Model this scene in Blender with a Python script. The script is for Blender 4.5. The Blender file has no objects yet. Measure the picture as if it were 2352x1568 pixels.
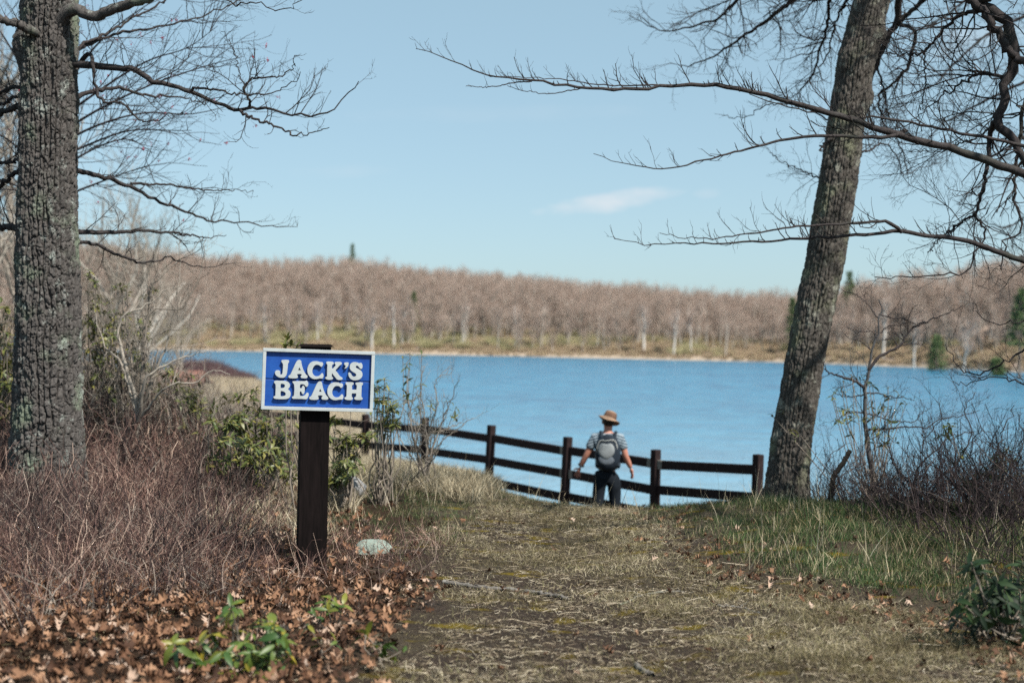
import bpy, bmesh, math, random
import numpy as np
from mathutils import Vector, Matrix
D = bpy.data
SC = bpy.context.scene
COL = SC.collection
R = math.radians

# ---------------------------------------------------------------- camera
F_PX = 2352 * 50 / 36.0           # focal length in pixels of a 2352 x 1568 frame
CAM = np.array((0.0, 0.0, 1.5))
ROLL = R(1.0); PITCH = math.atan(9 / F_PX)
FWD = np.array((0, math.cos(PITCH), -math.sin(PITCH)))
UPV = np.array((0, math.sin(PITCH), math.cos(PITCH)))
RGT = np.array((1.0, 0, 0))
CR = math.cos(ROLL) * RGT + math.sin(ROLL) * UPV
CU = -math.sin(ROLL) * RGT + math.cos(ROLL) * UPV
cam_d = D.cameras.new('camera')
cam_d.lens = 50; cam_d.sensor_width = 36; cam_d.clip_start = 0.1; cam_d.clip_end = 5000
cam_d.dof.use_dof = True; cam_d.dof.focus_distance = 10.0; cam_d.dof.aperture_fstop = 1.6
cam = D.objects.new('camera', cam_d); COL.objects.link(cam)
cam.matrix_world = Matrix(((CR[0], CU[0], -FWD[0], CAM[0]), (CR[1], CU[1], -FWD[1], CAM[1]),
                           (CR[2], CU[2], -FWD[2], CAM[2]), (0, 0, 0, 1)))
SC.camera = cam

# ---------------------------------------------------------------- sky, sun, exposure
SUN_EL, SUN_AZ = R(52), R(137)     # azimuth clockwise from +Y: behind the camera, to its right
W = D.worlds.new('World'); SC.world = W; W.use_nodes = True
nt = W.node_tree; N = nt.nodes; LK = nt.links
N.clear()
out = N.new('ShaderNodeOutputWorld'); bg = N.new('ShaderNodeBackground')
sky = N.new('ShaderNodeTexSky'); sky.sky_type = 'NISHITA'; sky.sun_disc = False
sky.sun_elevation = SUN_EL; sky.sun_rotation = SUN_AZ
sky.altitude = 300; sky.air_density = 0.8; sky.dust_density = 1.2; sky.ozone_density = 1.5
bg.inputs['Strength'].default_value = 0.112
# the wisps of cloud low over the far hills: a few thin shreds of water vapour in the sky itself
tc = N.new('ShaderNodeTexCoord'); sep = N.new('ShaderNodeSeparateXYZ'); LK.new(tc.outputs['Generated'], sep.inputs[0])
def wm(op, a, b=None, c=None):
    n = N.new('ShaderNodeMath'); n.operation = op
    for i, v in enumerate((a, b, c)):
        if v is None: continue
        if isinstance(v, (int, float)): n.inputs[i].default_value = v
        else: LK.new(v, n.inputs[i])
    return n.outputs[0]
yy = wm('MAXIMUM', sep.outputs[1], 0.05)
az = wm('DIVIDE', sep.outputs[0], yy); el = wm('DIVIDE', sep.outputs[2], yy)
comb = N.new('ShaderNodeCombineXYZ'); LK.new(az, comb.inputs[0]); LK.new(el, comb.inputs[1])
cn = N.new('ShaderNodeTexNoise'); cn.inputs['Scale'].default_value = 55; cn.inputs['Detail'].default_value = 6
mp = N.new('ShaderNodeMapping'); mp.inputs['Scale'].default_value = (0.6, 1.6, 1); LK.new(comb.outputs[0], mp.inputs[0]); LK.new(mp.outputs[0], cn.inputs['Vector'])
total = None
for (u, v, hw, hh, tilt, amt) in ((1400, 464, 185, 30, 0.17, 0.72), (1620, 445, 45, 14, 0.1, 0.2), (2230, 90, 170, 45, 0.25, 0.28), (780, 395, 130, 22, 0.05, 0.10), (1150, 260, 420, 26, 0.03, 0.06)):
    a0, e0 = (u - 1176) / F_PX, (775 + 0.0175 * (u - 1176) - v) / F_PX
    dx = wm('SUBTRACT', az, a0); dy = wm('SUBTRACT', el, e0)
    dy2 = wm('SUBTRACT', dy, wm('MULTIPLY', dx, tilt))
    q = wm('ADD', wm('POWER', wm('ABSOLUTE', wm('DIVIDE', dx, hw / F_PX)), 2.0), wm('POWER', wm('ABSOLUTE', wm('DIVIDE', dy2, hh / F_PX)), 2.0))
    m = wm('SUBTRACT', wm('ADD', wm('MULTIPLY', cn.outputs[0], 2.0), -0.2), q)
    m = wm('MULTIPLY', wm('MINIMUM', wm('MAXIMUM', m, 0.0), 1.0), amt)
    total = m if total is None else wm('MAXIMUM', total, m)
mx = N.new('ShaderNodeMixRGB'); LK.new(total, mx.inputs[0]); LK.new(sky.outputs[0], mx.inputs[1]); mx.inputs[2].default_value = (4.5, 4.75, 5.0, 1)
vsk = N.new('ShaderNodeMixRGB'); vsk.inputs[0].default_value = 0.6; LK.new(sky.outputs[0], vsk.inputs[1]); vsk.inputs[2].default_value = (2.33, 3.50, 3.78, 1); LK.new(vsk.outputs[0], mx.inputs[1])
LK.new(mx.outputs[0], bg.inputs[0]); LK.new(bg.outputs[0], out.inputs[0])
sun_d = D.lights.new('sun', 'SUN'); sun_d.energy = 4.7; sun_d.angle = R(0.53); sun_d.color = (1, 0.94, 0.85)
sun = D.objects.new('sun', sun_d); COL.objects.link(sun)
SDIR = Vector((math.sin(SUN_AZ) * math.cos(SUN_EL), math.cos(SUN_AZ) * math.cos(SUN_EL), math.sin(SUN_EL)))
sun.rotation_euler = SDIR.to_track_quat('Z', 'Y').to_euler(); sun.location = (6, -8, 20)
vs = SC.view_settings; vs.view_transform = 'Standard'; vs.look = 'None'; vs.exposure = 0.64; vs.gamma = 1.0; vs.use_curve_mapping = False
SC.render.engine = 'CYCLES'; SC.cycles.use_denoising = False
SC.cycles.max_bounces = 4; SC.cycles.diffuse_bounces = 2; SC.cycles.glossy_bounces = 2; SC.cycles.transmission_bounces = 2; SC.cycles.transparent_max_bounces = 4
SC.cycles.sample_clamp_indirect = 8

# ---------------------------------------------------------------- helpers
def at(u, v, Z):
    """world point seen at (u, v) of the 2352 x 1568 frame, Z metres in front of the camera"""
    xr, yr = (u - 1176) / F_PX * Z, -(v - 784) / F_PX * Z
    return CAM + xr * CR + yr * CU + Z * FWD
def nrm(a):
    return a / (np.linalg.norm(a, axis=-1, keepdims=True) + 1e-12)
def tag(o, label=None, cat=None, group=None, kind=None):
    for k, v in (('label', label), ('category', cat), ('group', group), ('kind', kind)):
        if v: o[k] = v
    return o
def empty(name, loc, rz=0.0):
    o = D.objects.new(name, None); COL.objects.link(o); o.location = loc; o.rotation_euler = (0, 0, rz); o.empty_display_size = 0.1
    return o
def mesh_np(name, V, Fc, smooth=False, mats=(), mat_idx=None):
    """V (n,3); Fc: list of arrays of faces with a constant number of corners each"""
    V = np.asarray(V, dtype=np.float32)
    if not isinstance(Fc, (list, tuple)): Fc = [Fc]
    Fc = [np.asarray(f, dtype=np.int32) for f in Fc if len(f)]
    me = D.meshes.new(name)
    loops = np.concatenate([f.ravel() for f in Fc]); sizes = np.concatenate([np.full(len(f), f.shape[1], np.int32) for f in Fc])
    starts = np.concatenate(([0], np.cumsum(sizes)[:-1])).astype(np.int32)
    me.vertices.add(len(V)); me.vertices.foreach_set('co', V.ravel())
    me.loops.add(len(loops)); me.loops.foreach_set('vertex_index', loops)
    me.polygons.add(len(sizes)); me.polygons.foreach_set('loop_start', starts)
    me.polygons.foreach_set('loop_total', sizes)
    if smooth: me.polygons.foreach_set('use_smooth', np.ones(len(sizes), bool))
    for m in mats: me.materials.append(m)
    if mat_idx is not None: me.polygons.foreach_set('material_index', np.asarray(mat_idx, np.int32))
    me.update(calc_edges=True); me.validate()
    return me
def obj(name, me, parent=None, loc=None):
    o = D.objects.new(name, me); COL.objects.link(o)
    if parent is not None: o.parent = parent
    if loc is not None: o.location = loc
    return o
def bm_obj(name, bm, mats, parent=None, smooth=False, loc=None):
    me = D.meshes.new(name); bm.normal_update(); bm.to_mesh(me); bm.free()
    for m in (mats if isinstance(mats, (list, tuple)) else [mats]): me.materials.append(m)
    if smooth:
        for p in me.polygons: p.use_smooth = True
    return obj(name, me, parent, loc)
def box_bm(bm, c, s, bev=0.0, rot=None, seg=2):
    r = bmesh.ops.create_cube(bm, size=1.0)
    vs_ = r['verts']
    for v in vs_:
        v.co = Vector((v.co.x * s[0], v.co.y * s[1], v.co.z * s[2]))
    if bev:
        es = list({e for v in vs_ for e in v.link_edges})
        rr = bmesh.ops.bevel(bm, geom=es, offset=bev, segments=seg, affect='EDGES', profile=0.5)
        vs_ = list({v for f in rr['faces'] for v in f.verts} | {v for v in vs_ if v.is_valid})
    for v in vs_:
        co = v.co
        if rot is not None: co = rot @ co
        v.co = co + Vector(c)
    return vs_

class Tubes:
    """many tapered tubes in one mesh, built together"""
    def __init__(self): self.g = {}
    def add(self, pts, rad, k=3):
        pts = np.asarray(pts, float); self.g.setdefault((len(pts), k), []).append((pts, np.asarray(rad, float)))
    def arrays(self):
        VV, FF, off = [], [], 0
        for (n, k), L in self.g.items():
            P = np.stack([a for a, _ in L]); Rd = np.stack([b for _, b in L]); m = len(L)
            T = np.empty_like(P); T[:, 1:-1] = P[:, 2:] - P[:, :-2]; T[:, 0] = P[:, 1] - P[:, 0]; T[:, -1] = P[:, -1] - P[:, -2]
            T = nrm(T); mean = np.abs(T.mean(1)); ref = np.eye(3)[np.argmin(mean, axis=1)][:, None, :]
            A = nrm(np.cross(T, np.broadcast_to(ref, T.shape))); B = np.cross(T, A)
            th = np.arange(k) * 2 * math.pi / k
            V = P[:, :, None, :] + Rd[:, :, None, None] * (np.cos(th)[:, None] * A[:, :, None, :] + np.sin(th)[:, None] * B[:, :, None, :])
            VV.append(V.reshape(-1, 3))
            idx = np.arange(m * n * k).reshape(m, n, k) + off
            a = idx[:, :-1, :]; b = np.roll(a, -1, axis=2); c = idx[:, 1:, :]; d = np.roll(c, -1, axis=2)
            FF.append(np.stack([a, b, d, c], -1).reshape(-1, 4)); off += m * n * k
        return np.concatenate(VV), np.concatenate(FF)
    def mesh(self, name, mats, smooth=True):
        V, F = self.arrays(); return mesh_np(name, V, F, smooth, mats if isinstance(mats, (list, tuple)) else [mats])

def catmull(P, n):
    P = np.asarray(P, float)
    if len(P) < 3:
        t = np.linspace(0, 1, n)[:, None]; return P[0] * (1 - t) + P[-1] * t
    Q = np.vstack([2 * P[0] - P[1], P, 2 * P[-1] - P[-2]])
    seg = np.linalg.norm(np.diff(P, axis=0), axis=1); s = np.concatenate(([0], np.cumsum(seg))); s /= s[-1]
    out_ = []
    for t in np.linspace(0, 1, n):
        i = min(int(np.searchsorted(s, t, 'right')) - 1, len(P) - 2); f = (t - s[i]) / max(s[i + 1] - s[i], 1e-9)
        a, b, c, d = Q[i], Q[i + 1], Q[i + 2], Q[i + 3]
        out_.append(0.5 * ((2 * b) + (c - a) * f + (2 * a - 5 * b + 4 * c - d) * f * f + (3 * b - a - 3 * c + d) * f ** 3))
    return np.array(out_)

def hash2(ix, iy, s=0):
    h = (ix.astype(np.int64) * 374761393 + iy.astype(np.int64) * 668265263 + s * 1442695041) & 0xffffffff
    h = ((h ^ (h >> 13)) * 1274126177) & 0xffffffff
    return ((h ^ (h >> 16)) & 0xffff) / 65535.0
def vnoise(x, y, s=0):
    ix, iy = np.floor(x), np.floor(y); fx, fy = x - ix, y - iy
    fx = fx * fx * (3 - 2 * fx); fy = fy * fy * (3 - 2 * fy); ix = ix.astype(np.int64); iy = iy.astype(np.int64)
    return (hash2(ix, iy, s) * (1 - fx) + hash2(ix + 1, iy, s) * fx) * (1 - fy) + (hash2(ix, iy + 1, s) * (1 - fx) + hash2(ix + 1, iy + 1, s) * fx) * fy
def fbm(x, y, o=4, s=0):
    t = 0; a = 0.5
    for i in range(o):
        t = t + a * vnoise(x * 2 ** i, y * 2 ** i, s + i * 17); a *= 0.5
    return t / (1 - 0.5 ** o)
def cells(x, y, wrapx, s=0):
    """distance to nearest and second nearest feature point, x periodic with wrapx whole cells"""
    ix, iy = np.floor(x).astype(np.int64), np.floor(y).astype(np.int64)
    f1 = np.full(x.shape, 9.0); f2 = np.full(x.shape, 9.0); cid = np.zeros(x.shape)
    for dx in (-1, 0, 1):
        for dy in (-1, 0, 1):
            cx, cy = ix + dx, iy + dy; wx = np.mod(cx, wrapx)
            px, py = cx + 0.5 + 0.8 * (hash2(wx, cy, s) - 0.5), cy + 0.5 + 0.95 * (hash2(wx, cy, s + 5) - 0.5)
            d = np.sqrt((x - px) ** 2 + (y - py) ** 2)
            near = d < f1
            f2 = np.where(near, f1, np.minimum(f2, d)); cid = np.where(near, hash2(wx, cy, s + 9), cid); f1 = np.where(near, d, f1)
    return f1, f2, cid

# ---------------------------------------------------------------- materials
def srgb(r, g, b):
    f = lambda c: (c / 255) / 12.92 if c <= 10 else ((c / 255 + 0.055) / 1.055) ** 2.4
    return (f(r), f(g), f(b), 1)
class MB:
    def __init__(self, name):
        self.m = D.materials.new(name); self.m.use_nodes = True; self.t = self.m.node_tree; self.t.nodes.clear()
        self.o = self.n('ShaderNodeOutputMaterial'); self.b = self.n('ShaderNodeBsdfPrincipled'); self.l(self.b.outputs[0], self.o.inputs[0])
    def n(self, k): return self.t.nodes.new(k)
    def l(self, a, b): self.t.links.new(a, b)
    def coord(self, kind='Object', scale=(1, 1, 1)):
        c = self.n('ShaderNodeTexCoord'); m = self.n('ShaderNodeMapping'); m.inputs['Scale'].default_value = scale
        self.l(c.outputs[kind], m.inputs[0]); return m.outputs[0]
    def pos(self, scale=(1, 1, 1)):
        c = self.n('ShaderNodeNewGeometry'); m = self.n('ShaderNodeMapping'); m.inputs['Scale'].default_value = scale
        self.l(c.outputs['Position'], m.inputs[0]); return m.outputs[0]
    def noise(self, vec, scale=5, detail=4, rough=0.55, dist=0.0):
        x = self.n('ShaderNodeTexNoise'); x.inputs['Scale'].default_value = scale; x.inputs['Detail'].default_value = detail; x.inputs['Roughness'].default_value = rough
        x.inputs['Distortion'].default_value = dist
        self.l(vec, x.inputs['Vector']); return x.outputs[0]
    def ramp(self, fac, stops, interp='LINEAR'):
        r = self.n('ShaderNodeValToRGB'); r.color_ramp.interpolation = interp
        e = r.color_ramp.elements
        while len(e) < len(stops): e.new(0.5)
        for i, (p, c) in enumerate(stops): e[i].position = p; e[i].color = c if len(c) == 4 else (*c, 1)
        self.l(fac, r.inputs[0]); return r.outputs[0]
    def mix(self, fac, a, b, mode='MIX'):
        x = self.n('ShaderNodeMixRGB'); x.blend_type = mode
        for i, v in enumerate((fac, a, b)):
            if isinstance(v, (int, float)): x.inputs[i].default_value = v
            elif isinstance(v, tuple): x.inputs[i].default_value = v if len(v) == 4 else (*v, 1)
            else: self.l(v, x.inputs[i])
        return x.outputs[0]
    def math(self, op, a, b=0.0, c=None, clamp=False):
        x = self.n('ShaderNodeMath'); x.operation = op; x.use_clamp = clamp
        for i, v in enumerate((a, b, c)):
            if v is None: continue
            if isinstance(v, (int, float)): x.inputs[i].default_value = v
            else: self.l(v, x.inputs[i])
        return x.outputs[0]
    def rand(self):
        """a number per leaf or blade: its own island and the copy it sits in"""
        g = self.n('ShaderNodeNewGeometry'); o = self.n('ShaderNodeObjectInfo')
        return self.math('FRACT', self.math('ADD', g.outputs['Random Per Island'], o.outputs['Random']))
    def bump(self, h, strength=0.5, dist=0.01):
        x = self.n('ShaderNodeBump'); x.inputs['Strength'].default_value = strength; x.inputs['Distance'].default_value = dist
        self.l(h, x.inputs['Height']); self.l(x.outputs[0], self.b.inputs['Normal']); return self
    def col(self, c):
        if isinstance(c, tuple): self.b.inputs['Base Color'].default_value = c if len(c) == 4 else (*c, 1)
        else: self.l(c, self.b.inputs['Base Color'])
        return self
    def fin(self, rough=0.8, spec=0.3):
        self.b.inputs['Roughness'].default_value = rough; self.b.inputs['Specular IOR Level'].default_value = spec; return self.m

def m_flat(name, c, rough=0.7, var=0.15, scale=12, bump=0.0, spec=0.3, coords='Object'):
    m = MB(name); vec = m.coord(coords); nz = m.noise(vec, scale, 5)
    lo = tuple(x * (1 - var) for x in c[:3]) + (1,); hi = tuple(min(1, x * (1 + var)) for x in c[:3]) + (1,)
    m.col(m.ramp(nz, [(0.3, lo), (0.7, hi)]))
    if bump: m.bump(nz, bump, 0.01)
    return m.fin(rough, spec)
def m_rand(name, stops, rough=0.7, spec=0.25, trans=0.0, patch=None):
    """colour picked per blade, leaf or twig; translucent if thin"""
    m = MB(name); c = m.ramp(m.rand(), stops)
    if patch:
        nz = m.noise(m.pos(), patch[0], 3); c = m.mix(m.ramp(nz, [(0.38, (0, 0, 0)), (0.62, (1, 1, 1))]), c, m.mix(1.0, c, patch[1], 'MULTIPLY'))
    m.col(c); m.fin(rough, spec)
    if trans:
        tr = m.n('ShaderNodeBsdfTranslucent'); m.l(c, tr.inputs[0]); ms = m.n('ShaderNodeMixShader'); ms.inputs[0].default_value = trans
        m.l(m.b.outputs[0], ms.inputs[1]); m.l(tr.outputs[0], ms.inputs[2]); m.l(ms.outputs[0], m.o.inputs[0])
    return m.m
# ---------------------------------------------------------------- the land
WATER_Z = -3.0
def I(x, xs, ys): return np.interp(x, xs, ys)
def crest_y(x): return I(x, (-14, -6, -3, -1.6, 0, 0.9, 2.2, 3.5, 8, 20), (20, 17.5, 16.6, 15.6, 13.6, 12.6, 12.3, 12.1, 12, 12))
def slope_of(x): return I(x, (-6, -2.6, -0.4, 1.0, 4, 10), (0.085, 0.10, 0.115, 0.235, 0.24, 0.26))
def shore_y(x): return I(x, (-200, -60, -21, -15, -8, -5, -1, 4, 12, 30, 90, 200), (200, 150, 112, 96, 74, 50, 38, 34, 30, 26, 22, 10))
def ground_z(x, y, fine=True):
    x = np.asarray(x, float); y = np.asarray(y, float)
    yc, s, ys = crest_y(x), slope_of(x), shore_y(x)
    d = np.maximum(y - yc, 0); d8 = np.minimum(d, 8.0)
    z = -s * d8 * d8 / (d8 + 0.9)
    t = np.clip((d - 8) / 12.0, 0, 1); z = z * (1 - t) + np.minimum(z, -2.72) * t
    e = y - ys
    z = np.where(e > -3, np.minimum(z, z * (1 - np.clip((e + 3) / 3, 0, 1)) + (WATER_Z - 0.05) * np.clip((e + 3) / 3, 0, 1)), z)
    z = np.where(e > 0, WATER_Z - 0.05 - np.minimum(e * 0.12, 3), z)
    near = np.clip((26 - y) / 6, 0, 1)
    z = z + near * (0.08 * (fbm(x * 0.45 + 7, y * 0.45, 3, 3) - 0.5) - 0.03 * np.clip((-x - 0.6) / 1.2, 0, 1) - 0.045 * np.exp(-((x - 0.45) / 0.75) ** 2))
    z = z + near * 0.10 * np.clip((x - 1.3) / 0.8, 0, 1) * np.clip((y - 8.6) / 2, 0, 1)
    z = z - 0.055 * np.exp(-((x + 1.3) / 0.9) ** 2 - ((y - 8.9) / 1.1) ** 2)
    if fine: z = z + near * 0.035 * (fbm(x * 3.1, y * 3.1, 3, 11) - 0.5)
    return z
def spaced(parts):
    return np.unique(np.concatenate([np.arange(a, b, s) for a, b, s in parts]))
def grid_mesh(name, xs, ys, zf, mat):
    X, Y = np.meshgrid(xs, ys); Z = zf(X, Y); nx, ny = len(xs), len(ys)
    V = np.stack([X, Y, Z], -1).reshape(-1, 3); i = np.arange(nx * ny).reshape(ny, nx)
    F = np.stack([i[:-1, :-1], i[:-1, 1:], i[1:, 1:], i[1:, :-1]], -1).reshape(-1, 4)
    return mesh_np(name, V, F, True, [mat])

# ground material: thatch, bare soil, moss, leaf mould; where each lies follows the place itself
g = MB('ground'); P = g.pos()
n1 = g.noise(P, 1.3, 5); n2 = g.noise(P, 9, 6, 0.65); n3 = g.noise(P, 60, 5, 0.78)
soil = g.ramp(n3, [(0.3, (0.014, 0.010, 0.008)), (0.5, (0.040, 0.029, 0.023)), (0.7, (0.085, 0.064, 0.050)), (0.85, (0.16, 0.13, 0.105))])
thatch = g.ramp(n3, [(0.25, (0.022, 0.018, 0.012)), (0.5, (0.062, 0.050, 0.034)), (0.75, (0.15, 0.125, 0.088))])
mould = g.ramp(n3, [(0.3, (0.012, 0.008, 0.006)), (0.7, (0.060, 0.036, 0.023))])
moss = g.ramp(n3, [(0.3, (0.055, 0.042, 0.006)), (0.7, (0.21, 0.15, 0.016))])
base = g.mix(g.ramp(g.math('ADD', g.math('MULTIPLY', n1, 0.6), g.math('MULTIPLY', n2, 0.4)), [(0.44, (1, 1, 1)), (0.56, (0, 0, 0))]), thatch, soil)
sp = g.n('ShaderNodeSeparateXYZ'); g.l(P, sp.inputs[0])
wob = g.math('MULTIPLY', g.math('SUBTRACT', n1, 0.5), 1.2)
left = g.math('MULTIPLY', g.math('SUBTRACT', g.math('ADD', sp.outputs[0], wob), -0.55), -3.0, clamp=True)
base = g.mix(left, base, mould)
mossm = g.ramp(g.noise(g.pos((1, 1.6, 1)), 2.6, 3, 0.5), [(0.57, (0, 0, 0)), (0.66, (1, 1, 1))])
def gauss(cx, cy, sx, sy):
    dx = g.math('POWER', g.math('ABSOLUTE', g.math('DIVIDE', g.math('SUBTRACT', g.math('ADD', sp.outputs[0], g.math('MULTIPLY', wob, 0.6)), cx), sx)), 2.0); dy = g.math('POWER', g.math('ABSOLUTE', g.math('DIVIDE', g.math('SUBTRACT', sp.outputs[1], cy), sy)), 2.0)
    return g.math('POWER', 2.718, g.math('MULTIPLY', g.math('ADD', dx, dy), -1.0))
trod = g.math('MINIMUM', g.math('ADD', g.math('ADD', gauss(0.2, 7.7, 0.75, 0.95), gauss(0.75, 6.6, 0.4, 0.6)), gauss(-0.05, 11.3, 0.45, 1.0)), 1.0)
base = g.mix(trod, base, soil)      # earth worn bare where people walk
base = g.mix(g.math('MULTIPLY', mossm, g.math('SUBTRACT', 1.0, left)), base, moss)
sand = g.ramp(n2, [(0.3, (0.30, 0.245, 0.18)), (0.7, (0.45, 0.38, 0.29))])
base = g.mix(g.math('MULTIPLY', g.math('SUBTRACT', -1.9, sp.outputs[2]), 2.5, clamp=True), base, sand)
g.col(base).bump(g.math('ADD', n3, g.math('MULTIPLY', n2, 1.5)), 0.9, 0.02)
M_GROUND = g.fin(0.95, 0.1)
xs = spaced([(-420, -60, 30), (-60, -14, 3), (-14, -6, 0.4), (-6, 6, 0.06), (6, 14, 0.4), (14, 60, 3), (60, 421, 30)])
ys = spaced([(-60, 4, 4), (4, 20, 0.06), (20, 34, 0.3), (34, 150, 2), (150, 261, 10)])
o = obj('ground', grid_mesh('ground', xs, ys, ground_z, M_GROUND)); tag(o, 'worn grassy path and leaf-strewn bank running down to the lake', 'ground', kind='structure')

# far shore and hills
FX = (-420, -300, -200, -120, -73, 0, 61, 80, 90, 110, 140, 200, 420)
FY = (60, 150, 235, 330, 350, 342, 320, 283, 243, 190, 120, 60, 20)
RX = (-420, -150, -113, -95, -52, 3, 44, 76, 96, 110, 124, 160, 420)
RZ = (22, 18.5, 17, 15.2, 14.6, 10.8, 6.8, 4.6, 8.0, 10.8, 13.2, 15, 16)
def far_shore(x): return I(x, FX, FY)
def hill_z(x, y):
    s = y - far_shore(x) + 5 * (fbm(x * 0.05, y * 0.02, 3, 5) - 0.5)
    t = np.clip(s / 105.0, 0, 1); rz = I(x, RX, RZ)
    z = WATER_Z + 0.55 * np.clip(s / 3, -4, 1) + np.clip((s - 3) / 14, 0, 1) * 1.0 + (rz - WATER_Z - 1.5) * (t * t * (3 - 2 * t)) * np.where(s > 0, 1, 0)
    z = z - np.clip((s - 130) / 600, 0, 1) * 4
    return z + np.where(s > 8, 1.6 * (fbm(x * 0.06, y * 0.06, 3, 8) - 0.5), 0.25 * (fbm(x * 0.5, y * 0.5, 3, 9) - 0.5))
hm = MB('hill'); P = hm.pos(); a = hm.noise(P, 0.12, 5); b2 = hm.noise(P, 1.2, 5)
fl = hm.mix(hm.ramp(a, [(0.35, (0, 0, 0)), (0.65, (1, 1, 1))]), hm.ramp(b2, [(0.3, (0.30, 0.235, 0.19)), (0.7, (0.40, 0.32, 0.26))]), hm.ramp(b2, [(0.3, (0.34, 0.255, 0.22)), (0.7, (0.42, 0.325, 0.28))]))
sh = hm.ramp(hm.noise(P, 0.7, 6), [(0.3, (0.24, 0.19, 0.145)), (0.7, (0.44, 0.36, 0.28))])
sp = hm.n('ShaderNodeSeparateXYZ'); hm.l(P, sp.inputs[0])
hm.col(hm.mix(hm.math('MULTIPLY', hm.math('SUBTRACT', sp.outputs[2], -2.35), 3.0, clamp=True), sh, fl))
M_HILL = hm.fin(0.95, 0.1)
xs = spaced([(-900, -280, 30), (-280, 200, 3), (200, 900, 30)])
V_ys = spaced([(10, 180, 4), (180, 420, 1.6), (420, 560, 6), (560, 1400, 60)])
o = obj('hills', grid_mesh('hills', xs, V_ys, hill_z, M_HILL)); tag(o, 'low wooded hills rising behind the far shore', 'hills', kind='structure')

# water: wind ripples on dark blue lake
w = MB('lake'); P = w.pos((1.0, 0.55, 1))
r1 = w.noise(P, 1.1, 4, 0.6, 0.6); r2 = w.noise(w.pos((0.35, 0.8, 1)), 0.35, 3, 0.5); r3 = w.noise(w.pos((0.012, 0.05, 1)), 1.0, 4, 0.6)
WC = w.mix(w.ramp(r3, [(0.35, (0, 0, 0)), (0.65, (1, 1, 1))]), (0.002, 0.070, 0.165), (0.008, 0.125, 0.245))
sw = w.n('ShaderNodeSeparateXYZ'); w.l(w.pos(), sw.inputs[0])
shal = w.math('DIVIDE', 1.0, w.math('ADD', 1.0, w.math('POWER', w.math('DIVIDE', w.math('MAXIMUM', w.math('SUBTRACT', sw.outputs[1], 32.0), 0.0), 26.0), 1.6)))
ripple_tint = w.ramp(w.noise(w.pos((0.8, 0.55, 1)), 0.5, 4, 0.62, 0.8), [(0.36, (0, 0, 0)), (0.66, (1, 1, 1))])
WC = w.mix(w.math('MULTIPLY', ripple_tint, 0.8), WC, (0.028, 0.215, 0.355))  # lighter reflections on the ripples, painted into the base colour
w.col(w.mix(shal, WC, (0.20, 0.33, 0.41)))
w.bump(w.math('ADD', r1, w.math('MULTIPLY', r2, 2.2)), 0.55, 0.35)
w.b.inputs['IOR'].default_value = 1.33
M_WATER = w.fin(0.22, 0.36)
xs = spaced([(-500, 501, 50)]); ysw = spaced([(20, 471, 30)])
o = obj('lake_water', grid_mesh('lake_water', xs, ysw, lambda x, y: np.full(x.shape, WATER_Z), M_WATER)); tag(o, 'rippled blue lake water', 'lake', kind='structure')

# ---------------------------------------------------------------- scattering alike small growth (one object of stuff each)
PROTO = D.collections.new('prototypes')
def scatter(name, protos, pts, rot, scl, label, cat, seed=1):
    c = D.collections.new('proto_' + name)
    for i, me in enumerate(protos):
        po = D.objects.new('p%02d_%s' % (i, name), me); c.objects.link(po)
    pts = np.asarray(pts, np.float32)
    me = D.meshes.new(name); me.vertices.add(len(pts)); me.vertices.foreach_set('co', pts.ravel())
    A = me.attributes.new('rot', 'FLOAT_VECTOR', 'POINT'); A.data.foreach_set('vector', np.asarray(rot, np.float32).ravel())
    A = me.attributes.new('scl', 'FLOAT_VECTOR', 'POINT'); s = np.asarray(scl, np.float32)
    if s.ndim == 1: s = np.repeat(s[:, None], 3, 1)
    A.data.foreach_set('vector', s.ravel())
    rg = np.random.default_rng(seed)
    A = me.attributes.new('pick', 'INT', 'POINT'); A.data.foreach_set('value', rg.integers(0, len(protos), len(pts)).astype(np.int32))
    o = obj(name, me)
    ng = D.node_groups.new('scatter_' + name, 'GeometryNodeTree')
    ng.interface.new_socket('Geometry', in_out='INPUT', socket_type='NodeSocketGeometry'); ng.interface.new_socket('Geometry', in_out='OUTPUT', socket_type='NodeSocketGeometry')
    gi = ng.nodes.new('NodeGroupInput'); go = ng.nodes.new('NodeGroupOutput'); ci = ng.nodes.new('GeometryNodeCollectionInfo'); ip = ng.nodes.new('GeometryNodeInstanceOnPoints')
    ci.inputs[0].default_value = c; ci.inputs[1].default_value = True; ci.inputs[2].default_value = True
    def att(n, t):
        x = ng.nodes.new('GeometryNodeInputNamedAttribute'); x.data_type = t; x.inputs[0].default_value = n; return x.outputs[0]
    L = ng.links.new
    L(gi.outputs[0], ip.inputs['Points']); L(ci.outputs[0], ip.inputs['Instance']); ip.inputs['Pick Instance'].default_value = True
    L(att('pick', 'INT'), ip.inputs['Instance Index'])
    e2r = ng.nodes.new('FunctionNodeEulerToRotation'); L(att('rot', 'FLOAT_VECTOR'), e2r.inputs[0]); L(e2r.outputs[0], ip.inputs['Rotation'])
    L(att('scl', 'FLOAT_VECTOR'), ip.inputs['Scale']); L(ip.outputs[0], go.inputs[0])
    md = o.modifiers.new('scatter', 'NODES'); md.node_group = ng
    tag(o, label, cat, kind='stuff')
    return o

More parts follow.
